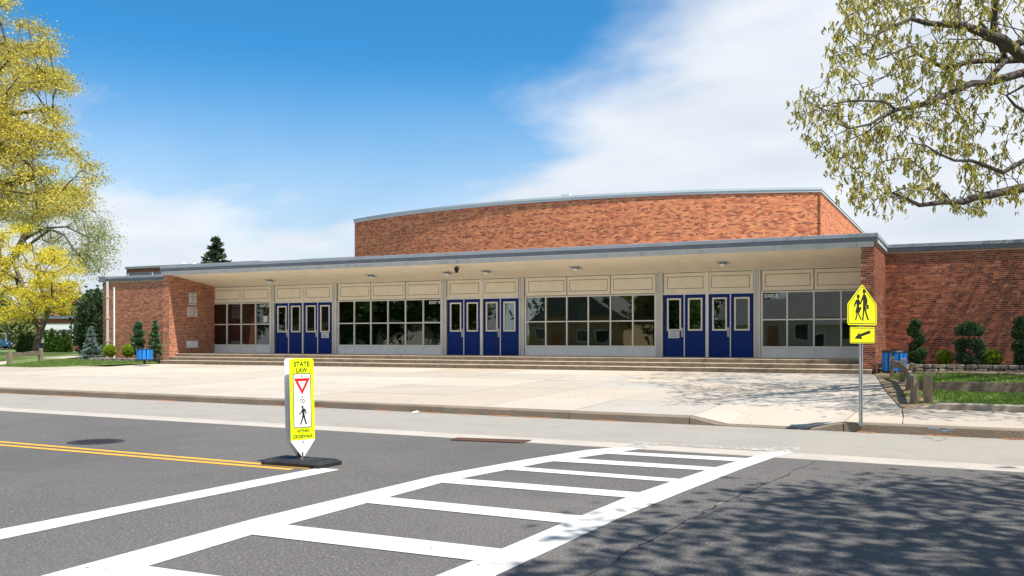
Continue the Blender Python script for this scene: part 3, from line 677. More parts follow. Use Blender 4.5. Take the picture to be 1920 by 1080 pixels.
# right wing wall: the nearest 300 bricks are objects
XE = 26.0
wr = part(MB().box(XRP+.004, XE, YW, YW+.3, .2, 4.62), 'right_wing_wall', M['mortar'])
fr = flat_frame(Vector((0, YW, 0)), XV, Vector((0, -1, 0)))
rows = brick_rows(XRP+.01, 9.5, .45, 4.50, PAL_WING, seed=1)
near = sorted([r for r in rows if .2 < r[0] < 1.72 and r[1] > .95 and r[2] > .03], key=lambda r: -r[0])[:300]
nset = set(id(r) for r in near); rest = [r for r in rows if id(r) not in nset]
tag(brick_mesh('brickwork', rest, fr, M['brick'], wr), kind='stuff')
def brick_variant(hl, col):
    mb = MB(); mb.cur = col; hh = CH/2-.0058; mb.faces([(-hl, .003, -hh), (hl, .003, -hh), (hl, .003, hh), (-hl, .003, hh), (-hl, -.004, -hh), (hl, -.004, -hh), (hl, -.004, hh), (-hl, -.004, hh)],
             [(4, 5, 6, 7), (0, 1, 5, 4), (1, 2, 6, 5), (2, 3, 7, 6), (3, 0, 4, 7), (3, 2, 1, 0)]); return mb.mesh('brick', M['brick'])
BV = {}
for s, z, hl, col in near:
    ci = min(range(5), key=lambda i: sum(abs(a-b) for a, b in zip(PAL_WING[0][i], col))); key = (round(hl, 2), ci, random.randrange(3))
    if key not in BV: BV[key] = brick_variant(hl, tuple(x*(.88, 1, 1.12)[key[2]] for x in PAL_WING[0][ci]))
    link('brick', BV[key], wr, (s, YW+random.uniform(-.0012, .0012), z))
# right pillar and its return
mbp = MB().box(XR, XRP, YP, YW-.002, .15, 4.60)
wall('right_pillar', mbp, [(brick_rows(XR+.004, XRP+.004, .30, 4.40, PAL_WING, seed=2), flat_frame(Vector((0, YP, 0)), XV, Vector((0, -1, 0)))),
     (brick_rows(0-.004, YW-YP-.02, .30, 4.50, PAL_WING, seed=3), flat_frame(Vector((XRP, YP, 0)), YV, Vector((1, 0, 0)))),
     (brick_rows(.004, YF-YP-.02, .87, 4.36, PAL_WING, seed=3), flat_frame(Vector((XR, YP, 0)), YV, Vector((-1, 0, 0))))], M['brick'], M['mortar'])
# left pillar / return wall under the canopy
wall('left_return_wall', MB().box(XLP, XL, YP, YW-.002, .15, 4.60), [(brick_rows(XLP-.004, XL+.004, .30, 4.40, PAL_LEFT, seed=4), flat_frame(Vector((0, YP, 0)), XV, Vector((0, -1, 0)))),
     (brick_rows(-.004, YF-YP-.004, .5, 4.42, PAL_LEFT, seed=5), flat_frame(Vector((XL, YP, 0)), YV, Vector((1, 0, 0))))], M['brick'], M['mortar'])
XWL = xat(193, YW)
wall('left_wing_wall', MB().box(XWL, XLP-.002, YW, YW+.3, .1, 4.62), [(brick_rows(XWL, XLP-.01, .40, 4.50, PAL_LEFT, seed=6), flat_frame(Vector((0, YW, 0)), XV, Vector((0, -1, 0))))], M['brick'], M['mortar'])
part(MB().box(XWL, XWL+.3, YW+.302, 60, .1, 4.62), 'side_wall', M['mortar'])
part(MB().box(XE-.3, XE, YW+.302, 60, .1, 4.62), 'side_wall', M['mortar'])
part(MB().box(XWL, XE, 59.7, 60, .1, 4.62), 'rear_wall', M['mortar'])
# roof slab and roof edges
part(MB().box(XL-.3, XRP-.05, YP+.02, YW+.1, 4.62, 4.74).box(XWL+.05, XE-.05, YW+.1, 59.9, 4.62, 4.74), 'flat_roof', M['roofdark'])
FX0, FX1 = XLP-.06, XRP+.10
def capline(name, x0, x1, y, m1, m2, zt=ZFT):
    """roof edge facing -y in two bands, in lengths"""
    xs = list(np.arange(x0, x1-1.5, 3.66))+[x1]
    for a, b in zip(xs[:-1], xs[1:]):
        part(MB().box(a+.003, b-.003, y-.05, y+.12, zt-.125, zt, .008), 'roof_edge_cap', m1)
    for a, b in zip(xs[:-1], xs[1:]):
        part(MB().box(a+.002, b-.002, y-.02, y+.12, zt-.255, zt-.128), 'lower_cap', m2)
capline('front', FX0, FX1, YP-.10, M['cap'], M['cap2'])
xs = list(np.arange(FX0+.03, XRP-.1, 2.44))+[XRP-.01]
for a, b in zip(xs[:-1], xs[1:]): part(MB().box(a+.003, b-.003, YP-.085, YP-.02, 4.37+random.uniform(-.006, .006), 4.533), 'fascia_board', M['band'])
for a, b in zip(xs[:-1], xs[1:]): part(MB().box(a+.002, b-.002, YP-.105, YP-.086, 4.512, 4.532), 'drip_edge', M['capwhite'])
# return of the cap at the right pillar
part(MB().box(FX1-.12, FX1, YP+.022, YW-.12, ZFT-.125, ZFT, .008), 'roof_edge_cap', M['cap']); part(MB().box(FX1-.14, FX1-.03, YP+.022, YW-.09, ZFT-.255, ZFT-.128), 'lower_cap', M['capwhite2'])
capline('right', FX1+.003, XE, YW-.06, M['cap'], M['cap2'])
capline('left', XWL-.10, FX0-.003, YW-.06, M['cap'], M['cap2'], 4.79)
part(MB().box(XWL-.16, XWL+.30, YW-.14, YW-.112, 4.50, 4.81), 'cap_end', M['cap2'])
# soffit, sloping up to the front
def sofz(y): return ZT+.03+(YF-y)*(.40/(YF-YP))
part(MB().prism([(XL-.05, YF+.05, sofz(YF+.05)), (XR+.05, YF+.05, sofz(YF+.05)), (XR+.05, YP-.02, sofz(YP-.02)), (XL-.05, YP-.02, sofz(YP-.02))], (0, 0, .1)), 'soffit', M['soffit'])
part(MB().box(XL, XR, YF-.03, YF+.12, ZT, ZT+.09), 'header_strip', M['alulight'])
# -- facade bays
ZP0, ZW1, ZWM, ZW0 = 3.215, 3.165, 2.215, 1.285
X = lambda px: xat(px, YF)
def transom(a, b):
    w = part(MB().box(a+.02, b-.02, YF-.02, YF+.08, ZP0+.02, ZT-.02, .004), 'transom_panel', M['cream'])
    i = .115; z0, z1 = ZP0+.16, ZT-.15; t = .020; y = YF-.0225
    part(MB().box(a+i, b-i, y, YF-.019, z1-t, z1).box(a+i, b-i, y, YF-.019, z0, z0+t).box(a+i, a+i+t, y, YF-.019, z0+t, z1-t).box(b-i-t, b-i, y, YF-.019, z0+t, z1-t), 'groove', M['groove'], w)
    # slim metal frame
    part(MB().box(a-.012, a+.02, YF-.035, YF+.08, ZP0, ZT), 'transom_frame', M['alulight'], w); part(MB().box(b-.02, b+.012, YF-.035, YF+.08, ZP0, ZT), 'transom_frame', M['alulight'], w)
    return w
def column(a, b, name='column'):
    w = b-a
    part(MB().box(a, b, YF-.06, YF+.1, ZF, ZT), name, M['alu'])
    part(MB().box(a+w*.08, a+w*.2, YF-.085, YF-.06, ZF, ZT).box(b-w*.2, b-w*.08, YF-.085, YF-.06, ZF, ZT), 'column_rib', M['alulight'])
def window_bay(xs, exit_text=None, exit_i=0):
    n = len(xs)-1; a, b = xs[0], xs[-1]
    wnd = part(MB(), 'window', M['alulight'])
    # frame in one mesh
    mb = MB()
    for k, x in enumerate(xs):
        hw = .024 if 0 < k < n else .03
        mb.box(x-hw, x+hw, YF-.04, YF+.06, ZF+.04, ZP0)
    for q in range(n):
        l, r = xs[q]+.03, xs[q+1]-.03
        mb.box(l-.006, r+.006, YF-.03, YF+.05, ZW1, ZP0-.003); mb.box(l-.006, r+.006, YF-.03, YF+.05, ZWM-.022, ZWM+.022); mb.box(l-.006, r+.006, YF-.035, YF+.05, ZW0-.07, ZW0)
    mb.box(a-.03, b+.03, YF-.045, YF+.06, ZF-.01, ZF+.04)
    part(mb, 'window_frame', M['alulight'], wnd)
    for q in range(n):
        l, r = xs[q]+.018, xs[q+1]-.018
        for z0, z1 in ((ZW0, ZWM-.02), (ZWM+.02, ZW1)):
            o = MB().box(-(r-l)/2, (r-l)/2, -.003, .003, -(z1-z0)/2, (z1-z0)/2).build('pane', M['glass'], wnd, loc=((l+r)/2, YF+.012, (z0+z1)/2), rot=(random.uniform(-.007, .007), 0, random.uniform(-.012, .012)))
        part(MB().box(l, r, YF-.018, YF+.03, ZF+.042, ZW0-.072), 'kick_panel', M['kick'], wnd)
    if exit_text:
        l, r = xs[exit_i], xs[exit_i+1]; c = l+(r-l)*(.62 if exit_i else .36)
        link('exit_lettering', text_mesh(exit_text, M['vinyl'], .52*(r-l) if exit_i == 0 else .60*(r-l), .125, .03), wnd, (c, YF-.002, ZW1-.115), (rad(90), 0, 0))
    return wnd
def door_leaf(a, b, handle=None):
    d = part(MB(), 'door', M['blue']); gx0, gx1, gz0, gz1 = a+(b-a)*.16, b-(b-a)*.16, 1.85, 3.02
    y0, y1 = YF-.015, YF+.03
    mb = MB().box(a, gx0, y0, y1, ZF+.012, ZP0-.06).box(gx1, b, y0, y1, ZF+.012, ZP0-.06).box(gx0, gx1, y0, y1, ZF+.012, gz0).box(gx0, gx1, y0, y1, gz1, ZP0-.06)
    part(mb, 'door_panel', M['blue'], d)
    t = .045; y = y0-.012
    part(MB().box(gx0-.01, gx1+.01, y, y1+.01, gz1-t, gz1+.01).box(gx0-.01, gx1+.01, y, y1+.01, gz0-.01, gz0+t).box(gx0-.01, gx0+t, y, y1+.01, gz0+t, gz1-t).box(gx1-t, gx1+.01, y, y1+.01, gz0+t, gz1-t), 'door_window_frame', M['cream'], d)
    MB().box(-(gx1-gx0)/2+t, (gx1-gx0)/2-t, -.003, .003, -(gz1-gz0)/2+t, (gz1-gz0)/2-t).build('door_glass', M['glass'], d, loc=((gx0+gx1)/2, YF+.01, (gz0+gz1)/2), rot=(random.uniform(-.005, .005), 0, random.uniform(-.008, .008)))
    if handle:
        hx = b-.065
        part(MB().box(hx-.035, hx+.035, y0-.006, y0-.0005, 1.62, 1.95).tube([(hx, y0-.006, 1.67), (hx, y0-.055, 1.70), (hx, y0-.055, 1.86), (hx, y0-.006, 1.90)], .013, 8), 'door_handle', M['alu'], d)
def doors(xs):
    """xs: a pair: left edge, middle, right edge"""
    a, m_, b = xs
    door_leaf(a+.006, m_-.02, True); door_leaf(m_+.02, b-.006)
    part(MB().box(m_-.018, m_+.018, YF-.045, YF+.06, ZF, ZP0-.055), 'door_mullion', M['alulight'])
    part(MB().box(a-.03, b+.03, YF-.05, YF+.06, ZP0-.055, ZP0+.018), 'door_head', M['alulight'])
    part(MB().box(a, b, YF-.09, YF+.04, ZF-.004, ZF+.010), 'threshold', M['black'])
win1 = [X(p) for p in (400.2, 426, 452.8, 479.8, 507)]; part(MB().box(XL, win1[0]-.03, YF-.05, YF+.1, ZF, ZT), 'jamb', M['alu'])
bay1 = window_bay(win1, 'EXIT 10', 3)
transom(win1[0], win1[2]-.01); transom(win1[2]+.01, win1[4])
column(X(508.5), X(515.8)); doors([X(p) for p in (516.8, 542, 567.5)]); part(MB().box(X(567.7), X(569.9), YF-.06, YF+.08, ZF, ZT), 'door_post', M['alulight']); doors([X(p) for p in (570.2, 596.6, 622.6)])
transom(X(516.8), X(567.5)); transom(X(570.2), X(622.6)); column(X(624), X(633))
win2 = [X(p) for p in (634.8, 664.8, 695.9, 728, 760.8, 794.2, 827.9)]; window_bay(win2, 'EXIT 9', 5)
for i in (0, 2, 4): transom(win2[i], win2[i+2])
column(X(829.5), X(838.6)); doors([X(p) for p in (839.6, 870.4, 901.2)]); part(MB().box(X(901.4), X(906.2), YF-.06, YF+.08, ZF, ZT), 'door_post', M['alulight']); doors([X(p) for p in (906.6, 938.9, 971.8)])
transom(X(839.6), X(903)); transom(X(905), X(971.8)); column(X(974), X(984))
win3 = [X(p) for p in (986, 1023.8, 1063.2, 1103.4, 1144.9, 1186.9, 1229.2)]; window_bay(win3)
for i in (0, 2, 4): transom(win3[i], win3[i+2])
column(X(1231.5), X(1243.5)); doors([X(p) for p in (1245.4, 1283.5, 1323.2)]); part(MB().box(X(1323.6), X(1329.2), YF-.06, YF+.08, ZF, ZT), 'door_post', M['alulight']); doors([X(p) for p in (1329.8, 1369.9, 1412.1)])
transom(X(1245.4), X(1325)); transom(X(1328), X(1412.1)); column(X(1413.6), X(1427))
win4 = [X(p) for p in (1429, 1476.2, 1526.2, 1577.3)]+[XR]; window_bay(win4, 'EXIT 8', 0); transom(win4[0], win4[2]); transom(win4[2], win4[4]-.02)
# vent plate and downpipe
A = at_f(349, 639, 40); 
def on_left_wall(px, py):                                              # point on the return wall x = XL
    u, v = uv(px, py); f = XL/(cT*u-sT); return at_f(px, py, f)
a, b = on_left_wall(349, 652), on_left_wall(371, 639)
part(MB().box(XL+.008, XL+.02, a.y, b.y, a.z, b.z, .004), 'vent_plate', M['kick'])
xx = xat(201, YW-.1); part(MB().tube([(xx, YW-.08, .55), (xx, YW-.08, 4.55)], .075, 10), 'downpipe', M['alu'])
for z in (1.4, 2.6, 3.7): part(MB().box(xx-.09, xx+.09, YW-.165, YW-.005, z, z+.05), 'pipe_bracket', M['alu'])
# -- interior
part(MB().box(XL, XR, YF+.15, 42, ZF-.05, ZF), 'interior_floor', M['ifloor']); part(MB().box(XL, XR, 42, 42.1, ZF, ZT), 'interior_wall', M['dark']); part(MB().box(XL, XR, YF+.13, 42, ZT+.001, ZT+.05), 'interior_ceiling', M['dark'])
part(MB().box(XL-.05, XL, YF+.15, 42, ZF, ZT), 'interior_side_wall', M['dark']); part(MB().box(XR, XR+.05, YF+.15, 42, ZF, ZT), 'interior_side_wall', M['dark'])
for px0, px1, m_, z0, z1, dy in ((406, 424, 'icurt', ZF, 3.5, .9), (462, 474, 'iwood', ZF, 3.3, 2.2), (430, 448, 'dark', ZF, 2.9, 1.5), (1008, 1022, 'igreen', ZF, 3.2, 1.2), (1085, 1100, 'igreen', ZF, 3.0, 1.6), (1150, 1225, 'iwood', ZF, 3.3, 3.0), (660, 690, 'igreen', ZF, 3.4, 3.4), (735, 760, 'igreen', ZF, 3.0, 3.0), (800, 822, 'igreen', ZF, 3.1, 2.6)):
    x0, x1 = xat(px0, YF+dy), xat(px1, YF+dy)
    part(MB().box(x0, x1, YF+dy, YF+dy+.08, z0, z1), 'partition_panel', M[m_])
def box_thing(name, label, cat, x0, x1, y0, y1, z0, z1, m_):
    o = empty(name, ((x0+x1)/2, (y0+y1)/2, z0)); tag(o, label, cat); w, d, h = (x1-x0)/2, (y1-y0)/2, z1-z0
    MB().box(-w, w, -d, d, 0, h-.03).build('body', m_, o); MB().box(-w-.02, w+.02, -d-.02, d+.02, h-.03, h).build('top', m_, o); return o
y = YF+.6; box_thing('cabinet', 'pale grey cabinet behind the far left window pane', 'cabinet', xat(409, y), xat(424, y), y, y+.4, ZF, 1.95, M['ipale'])
y = YF+.8; box_thing('cabinet', 'low pale cabinet inside the second pane from the left brick wall', 'cabinet', xat(434, y), xat(447, y), y, y+.4, ZF, 1.6, M['ipale'])
y = YF+.1
def notice(px0, px1, py0, py1, lines, label, name='notice', sign_mat='paper', ink='ink', yoff=-.02, frame=True, r=.02):
    Y = YF+yoff-.01; a = at_y(px0, py1, Y); b = at_y(px1, py0, Y); w, h = b.x-a.x, b.z-a.z
    o = empty(name, ((a.x+b.x)/2, Y, a.z)); tag(o, label, 'notice')
    MB().prism([(x, 0, z) for x, z in rrect(-w/2, w/2, 0, h, r)], (0, -.003, 0)).build('board', M[sign_mat], o)
    n = len(lines)
    for i, (s, ww, hh) in enumerate(lines): put_text(s, M[ink], o, 0, h*(1-(i+.75)/(n+.5)), w*ww, h*hh, -.003, .01)
    return o
notice(1253, 1274.0, 617.0, 634, [('ALL SPORTING EVENTS', .88, .155), ('MUST USE EXIT 5', .68, .155), ('BACK PARKING LOT', .74, .155)], 'white notice in black capitals on the blue door right of the middle windows')
notice(602.6, 616.6, 621, 633.6, [('ALL SPORTING EVENTS', .88, .155), ('MUST USE EXIT 5', .68, .155), ('BACK PARKING LOT', .74, .155)], 'small white notice on the rightmost leaf of the left blue doors')
notice(494, 501.5, 592.3, 604, [], 'blank white sheet taped inside the pane under EXIT 10', 'paper_sheet', yoff=-.005, r=.004)
def wall_sign(px0, px1, py0, py1, lines, label, ink):
    a, b = on_left_wall(px0, py1), on_left_wall(px1, py0); w = b.y-a.y; h = (on_left_wall((px0+px1)/2, py0).z-on_left_wall((px0+px1)/2, py1).z)
    o = empty('wall_sign', (XL+.012, (a.y+b.y)/2, a.z), rad(90)); tag(o, label, 'sign')
    MB().box(-w/2, w/2, -.003, 0, 0, h).build('board', M['paper'], o)
    ring('border', rrect(-w/2+.012, w/2-.012, .012, h-.012, .01), rrect(-w/2+.020, w/2-.020, .020, h-.020, .008), M[ink], o, -.003)
    n = len(lines)
    for i, (s, ww, hh) in enumerate(lines): put_text(s, M[ink], o, 0, h*(1-(i+.85)/(n+.7)), w*ww, h*hh, -.0035, .025)
wall_sign(353.6, 368.3, 549, 572, [('THESE', .36, .09), ('PREMISES', .58, .09), ('UNDER', .40, .09), ('VIDEO', .36, .09), ('SURVEILLANCE', .84, .09)], 'upper white wall sign with black lettering on left brick return', 'ink')
wall_sign(350.3, 369.7, 575.5, 593.5, [('CAUTION', .84, .2), ('SOLAR PANELS', .86, .19), ('ON ROOF', .56, .19)], 'white caution sign with maroon lettering below the surveillance sign', 'darkred')
# soffit fittings
def on_soffit(px, py):
    lo, hi = 20, 60
    for _ in range(40):
        m_ = (lo+hi)/2; p = at_f(px, py, m_)
        if p.z > sofz(p.y): hi = m_
        else: lo = m_
    return p
ang = -math.atan(.40/(YF-YP))
def soffit_lamp(px, py, lab):
    p = on_soffit(px, py); p.y = min(p.y, YF-.5); o = empty('soffit_lamp', (p.x, p.y, sofz(p.y)-.004)); o.rotation_euler = (ang, 0, 0); tag(o, lab, 'lamp', 'lamps under the entrance canopy')
    MB().box(-.21, .21, -.21, .21, -.012, -.001).build('mounting_plate', M['alu'], o)
    MB().lathe([(.13, -.012), (.135, -.07), (.12, -.075)], n=16).build('collar', M['cap2'], o, smooth=True)
    MB().lathe([(.118, -.072), (.11, -.115), (.06, -.14), (.001, -.145)], n=16).build('diffuser', M['kick'], o, smooth=True)
soffit_lamp(506, 525, 'round lamp under the canopy above EXIT 10'); soffit_lamp(696, 516, 'round soffit lamp above the long window marked EXIT 9')
soffit_lamp(839, 510.6, 'round soffit lamp just left of the black spotlight'); soffit_lamp(911.5, 508, 'round soffit lamp just right of the black spotlight')
soffit_lamp(1079.6, 501, 'round soffit lamp above the middle of the window without exit lettering'); soffit_lamp(1355.6, 491.9, 'round soffit lamp above the rightmost blue doors')
def soffit_plate(px, py, lab):
    p = on_soffit(px, py); o = empty('soffit_vent', (p.x, p.y, sofz(p.y)-.004)); o.rotation_euler = (ang, 0, 0); tag(o, lab, 'vent', 'flush vents under the entrance canopy')
    MB().box(-.23, .23, -.23, .23, -.012, -.001, .003).build('frame', M['alulight'], o)
    MB().box(-.20, .20, -.20, .20, -.015, -.0125).build('grille', M['soffit'], o)
soffit_plate(403, 526.6, 'square flush vent in the soffit nearest the left brick wall'); soffit_plate(564, 519.6, 'square flush vent in the soffit above the left blue doors')
soffit_plate(1263, 493, 'square flush vent in the soffit above the door with the notice'); soffit_plate(1540, 482.8, 'square flush vent in the soffit nearest the right brick pillar')
p = on_soffit(856, 499); o = empty('spotlight', (p.x, p.y, sofz(p.y))); tag(o, 'small black spotlight hanging from the canopy soffit above middle blue doors', 'spotlight')
MB().tube([(0, 0, 0), (0, 0, -.06)], .02).build('stem', M['ink'], o); MB().lathe([(.001, -.04), (.095, -.05), (.09, -.12), (.055, -.25), (.001, -.26)], n=14).build('housing', M['ink'], o, smooth=True)
# -- auditorium with curved front
AC = Vector((-18.5, 71.72, 0)); AR = 31.0; XA1 = -5.98; a1 = math.asin((XA1-AC.x)/AR); a0 = math.asin((xat(669, 43.55)-AC.x)/AR); ZA = 8.26
def apt(a, r=AR): return Vector((AC.x+r*math.sin(a), AC.y-r*math.cos(a), 0))
def aframe(s):
    a = a0+s/AR; return apt(a), Vector((math.cos(a), math.sin(a), 0)), Vector((math.sin(a), -math.cos(a), 0))
NA = 48; v = []
for i in range(NA+1):
    p = apt(a0+(a1-a0)*i/NA); v += [(p.x, p.y, 4.5), (p.x, p.y, ZA-.1)]
p1 = apt(a1); p0 = apt(a0)
Lw = (a1-a0)*AR
mb = MB().faces(v, [(2*i, 2*i+2, 2*i+3, 2*i+1) for i in range(NA)])
v2 = [(p1.x, p1.y, 4.5), (p1.x, 62, 4.5), (p1.x, 62, ZA-.1), (p1.x, p1.y, ZA-.1)]; mb.faces(v2, [(0, 1, 2, 3)])
mb.faces([(p0.x, p0.y, 4.5), (p0.x, 62, 4.5), (p0.x, 62, ZA-.1), (p0.x, p0.y, ZA-.1)], [(3, 2, 1, 0)])
mb.faces([(p0.x, 62, 4.5), (p1.x, 62, 4.5), (p1.x, 62, ZA-.1), (p0.x, 62, ZA-.1)], [(3, 2, 1, 0)])
aw = part(mb, 'auditorium_wall', M['mortarhi'])
tag(brick_mesh('brickwork', brick_rows(0, Lw, 4.55, ZA-.18, PAL_HI, clump=1.1, seed=9), aframe, M['brickhi'], aw), kind='stuff')
tag(brick_mesh('brickwork', brick_rows(0.0, 18.3, 4.55, ZA-.18, PAL_HI, seed=10), flat_frame(Vector((p1.x, p1.y, 0)), YV, Vector((1, 0, 0))), M['brickhi'], aw), kind='stuff')
# toothed corner: every other course stops short
mb = MB()
k = int(4.6/CH)
while (k+1)*CH < ZA-.2:
    if k % 2: mb.box(p1.x-.10, p1.x+.010, p1.y-.075, p1.y+.0, k*CH, (k+1)*CH-.01)
    k += 1
part(mb, 'corner_brick', mat('corner_brick', (.40, .17, .08), .9, var=.3, scale=8), aw)
# roof edge in lengths, with the roof itself
def arc_band(a_, b_, r0, r1, z0, z1, n=4):
    v = []
    for i in range(n+1):
        a = a_+(b_-a_)*i/n
        for r_, z_ in ((r0, z0), (r1, z0), (r1, z1), (r0, z1)): p = apt(a, r_); v.append((p.x, p.y, z_))
    f = [(i*4+q, (i+1)*4+q, (i+1)*4+(q+1) % 4, i*4+(q+1) % 4) for i in range(n) for q in range(4)] + [(0, 3, 2, 1)[::-1], (n*4, n*4+1, n*4+2, n*4+3)[::-1]]
    return MB().faces(v, f)
nb = 9
for i in range(nb):
    g = .004/AR; u0, u1 = a0-.002+(a1-a0+.004)*i/nb+g*.3, a0-.002+(a1-a0+.004)*(i+1)/nb-g*.3
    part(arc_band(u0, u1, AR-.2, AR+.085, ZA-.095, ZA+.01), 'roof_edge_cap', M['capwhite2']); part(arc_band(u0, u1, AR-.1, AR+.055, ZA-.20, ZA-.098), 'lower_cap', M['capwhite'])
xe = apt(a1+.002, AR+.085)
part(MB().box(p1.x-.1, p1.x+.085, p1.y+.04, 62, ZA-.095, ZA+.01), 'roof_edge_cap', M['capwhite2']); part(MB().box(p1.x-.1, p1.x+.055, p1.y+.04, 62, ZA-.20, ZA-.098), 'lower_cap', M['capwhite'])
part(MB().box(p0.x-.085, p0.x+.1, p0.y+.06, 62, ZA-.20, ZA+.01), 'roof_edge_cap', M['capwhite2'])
part(MB().box(p0.x-.03, p0.x-.002, p0.y-.01, p0.y+.05, 4.6, ZA-.2), 'corner_strip', M['capwhite2'])
v = [tuple(apt(a0+(a1-a0)*i/24)+Vector((0, 0, ZA-.12))) for i in range(25)]+[(p1.x, 62, ZA-.12), (p0.x, 62, ZA-.12)]
part(MB().poly(v), 'auditorium_roof', M['roofdark'])
p = at_y(1060, 363, 46); part(MB().box(p.x-.22, p.x+.22, 46, 46.3, ZA-.1, p.z-.02), 'roof_vent', M['capwhite'])
# -- higher blocks behind on the left
def back_block(px0, px1, py, Y, x1, label_win=True):
    x0 = xat(px0, Y); z = zat(px0, py, Y)
    w = wall('rear_block_wall', MB().box(x0, x1, Y, Y+9, 4.4, z-.1), [(brick_rows(x0, x1, 4.7, z-.12, PAL_WING, seed=12), flat_frame(Vector((0, Y, 0)), XV, Vector((0, -1, 0))))], M['brick'], M['mortar'])
    part(MB().box(x0-.08, x1+.08, Y-.08, Y+9, z-.16, z), 'roof_edge_cap', M['cap'], w); return z, x0, w
z, x0, w = back_block(237, 487, 500.5, 50, xat(487, 50))
y = 49.98; za = zat(270, 516.5, 50); zb = zat(270, 512.0, 50)
for k in range(6):
    a_ = xat(241, 50)+k*2.5; part(MB().box(a_+.06, a_+2.44, 49.97, 49.99, za-.2, zb), 'clerestory_pane', M['glass'], w); part(MB().box(a_-.05, a_+.05, 49.94, 49.99, za-.2, zb), 'clerestory_post', M['alulight'], w)
part(MB().box(xat(241, 50), xat(300, 50)+3, 49.95, 49.99, zb, zb+.06), 'clerestory_head', M['cap2'], w)
back_block(567, 668, 486, 45, xat(667, 45))
# small roof aerials
for px, Y in ((345, 40), (364, 40)):
    p = at_y(px, 495, Y); o = empty('roof_vent', (p.x, Y, 4.74)); tag(o, 'small vent stub on the roof near the conifer' if px == 364 else 'small vent stub on the roof further left', 'vent')
    MB().tube([(0, 0, 0), (0, 0, p.z-4.74+.02)], .035, 6).build('pipe', M['capwhite'], o); MB().lathe([(.001, .1), (.1, 0), (.001, .0)], (0, 0, p.z-4.74), 8).build('cowl', M['capwhite'], o)
# -- steps
steps = empty('entrance_steps'); tag(steps, kind='structure')
zs = [.735-.02, .80, .885]
def step_run(name, x0, x1, y0, y1, z0, z1, seams):
    xs = [x0]+[s for s in seams if x0 < s < x1]+[x1]
    for a_, b_ in zip(xs[:-1], xs[1:]):
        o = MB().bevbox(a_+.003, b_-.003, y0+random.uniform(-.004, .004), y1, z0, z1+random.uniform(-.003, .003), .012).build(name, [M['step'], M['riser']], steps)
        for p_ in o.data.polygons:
            if p_.normal.z < .3: p_.material_index = 1  # faces not turned upward get the concrete with shade in its colour
seams = [xat(p, 30.4) for p in (455, 560, 637, 720, 810, 900, 1090, 1190, 1320, 1400, 1500)]
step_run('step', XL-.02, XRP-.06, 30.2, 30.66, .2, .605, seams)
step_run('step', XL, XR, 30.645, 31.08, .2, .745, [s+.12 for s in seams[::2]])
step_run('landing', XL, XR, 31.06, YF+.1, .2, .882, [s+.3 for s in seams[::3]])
# the bottom step turns in front of the left pillar
# ------------------------------------------------------------------ planter walls
def planter(x0, x1, Y, z0, hgt, rows, lab, individual, bl=.30):
    root = empty('planter_wall', ((x0+x1)/2, Y, z0)); tag(root, lab, 'low wall'); off = Vector((-(x0+x1)/2, -Y, -z0)); r = random.Random(int(x1*10)); allmb = MB(); n = 0
    for k in range(rows):
        x = x0+(r.uniform(0, bl/2)); hh = hgt/rows
        if k == 0: x = x0
        while x < x1:
            w = bl*r.uniform(.7, 1.35); w = min(w, x1-x+.01)
            d = r.uniform(-.02, .03); q = lambda s=.014: r.uniform(-s, s)
            bm = bmesh.new(); bmesh.ops.create_cube(bm, size=1)
            for v_ in bm.verts:
                sx, sy, sz = v_.co.x*2, v_.co.y*2, v_.co.z*2; v_.co = Vector((sx*(w/2-.008)+q(), sy*.12+q(), sz*(hh/2-.006)+q(.007)))
            bmesh.ops.bevel(bm, geom=bm.edges[:], offset=min(.022, hh*.2), segments=1, affect='EDGES')
            bm.verts.index_update(); c = Vector((x+w/2, Y+.12-d, z0+k*hh+hh/2))+off
            vs = [tuple(v_.co) for v_ in bm.verts]; fs = [[v_.index for v_ in f.verts] for f in bm.faces]; bm.free()
            g = r.uniform(.7, 1.25); tgt = MB() if individual and n < 300 else allmb
            if tgt is allmb: vs = [tuple(Vector(q_)+c) for q_ in vs]
            tgt.faces(vs, fs)
            if tgt is not allmb: tgt.build('stone', M['stone'], root, loc=c)
            n += 1; x += w+.004
    if allmb.v: tag(allmb.build('stonework', M['stone'], root), kind='stuff')
    return root
zg = gz(0, 31.5)
planter(XRP+.02, 9.0, 31.75, .50, .255, 2, 'low wall of rough grey blocks holding the bed on the right', True, .31)
tag(MB().box(XRP+.01, 9.2, 31.95, YW-.01, .3, .70).build('planting_bed', M['mulch']), kind='structure')
planter(XRP+.02, XRP+.9, 31.0, .45, .36, 4, 'short stack of split stones against the right pillar foot', True, .2)
zl = gz(-38, 31.5)
pl = at_g(165, 677, gz); 
planter(xat(166, 31.3), XLP-.02, 31.3, .36, .28, 4, 'low wall of small stacked stones holding the left bed', False, .22)
tag(MB().box(xat(166, 31.5), XLP-.03, 31.5, YW-.01, .2, .585).build('planting_bed', M['mulch']), kind='structure')
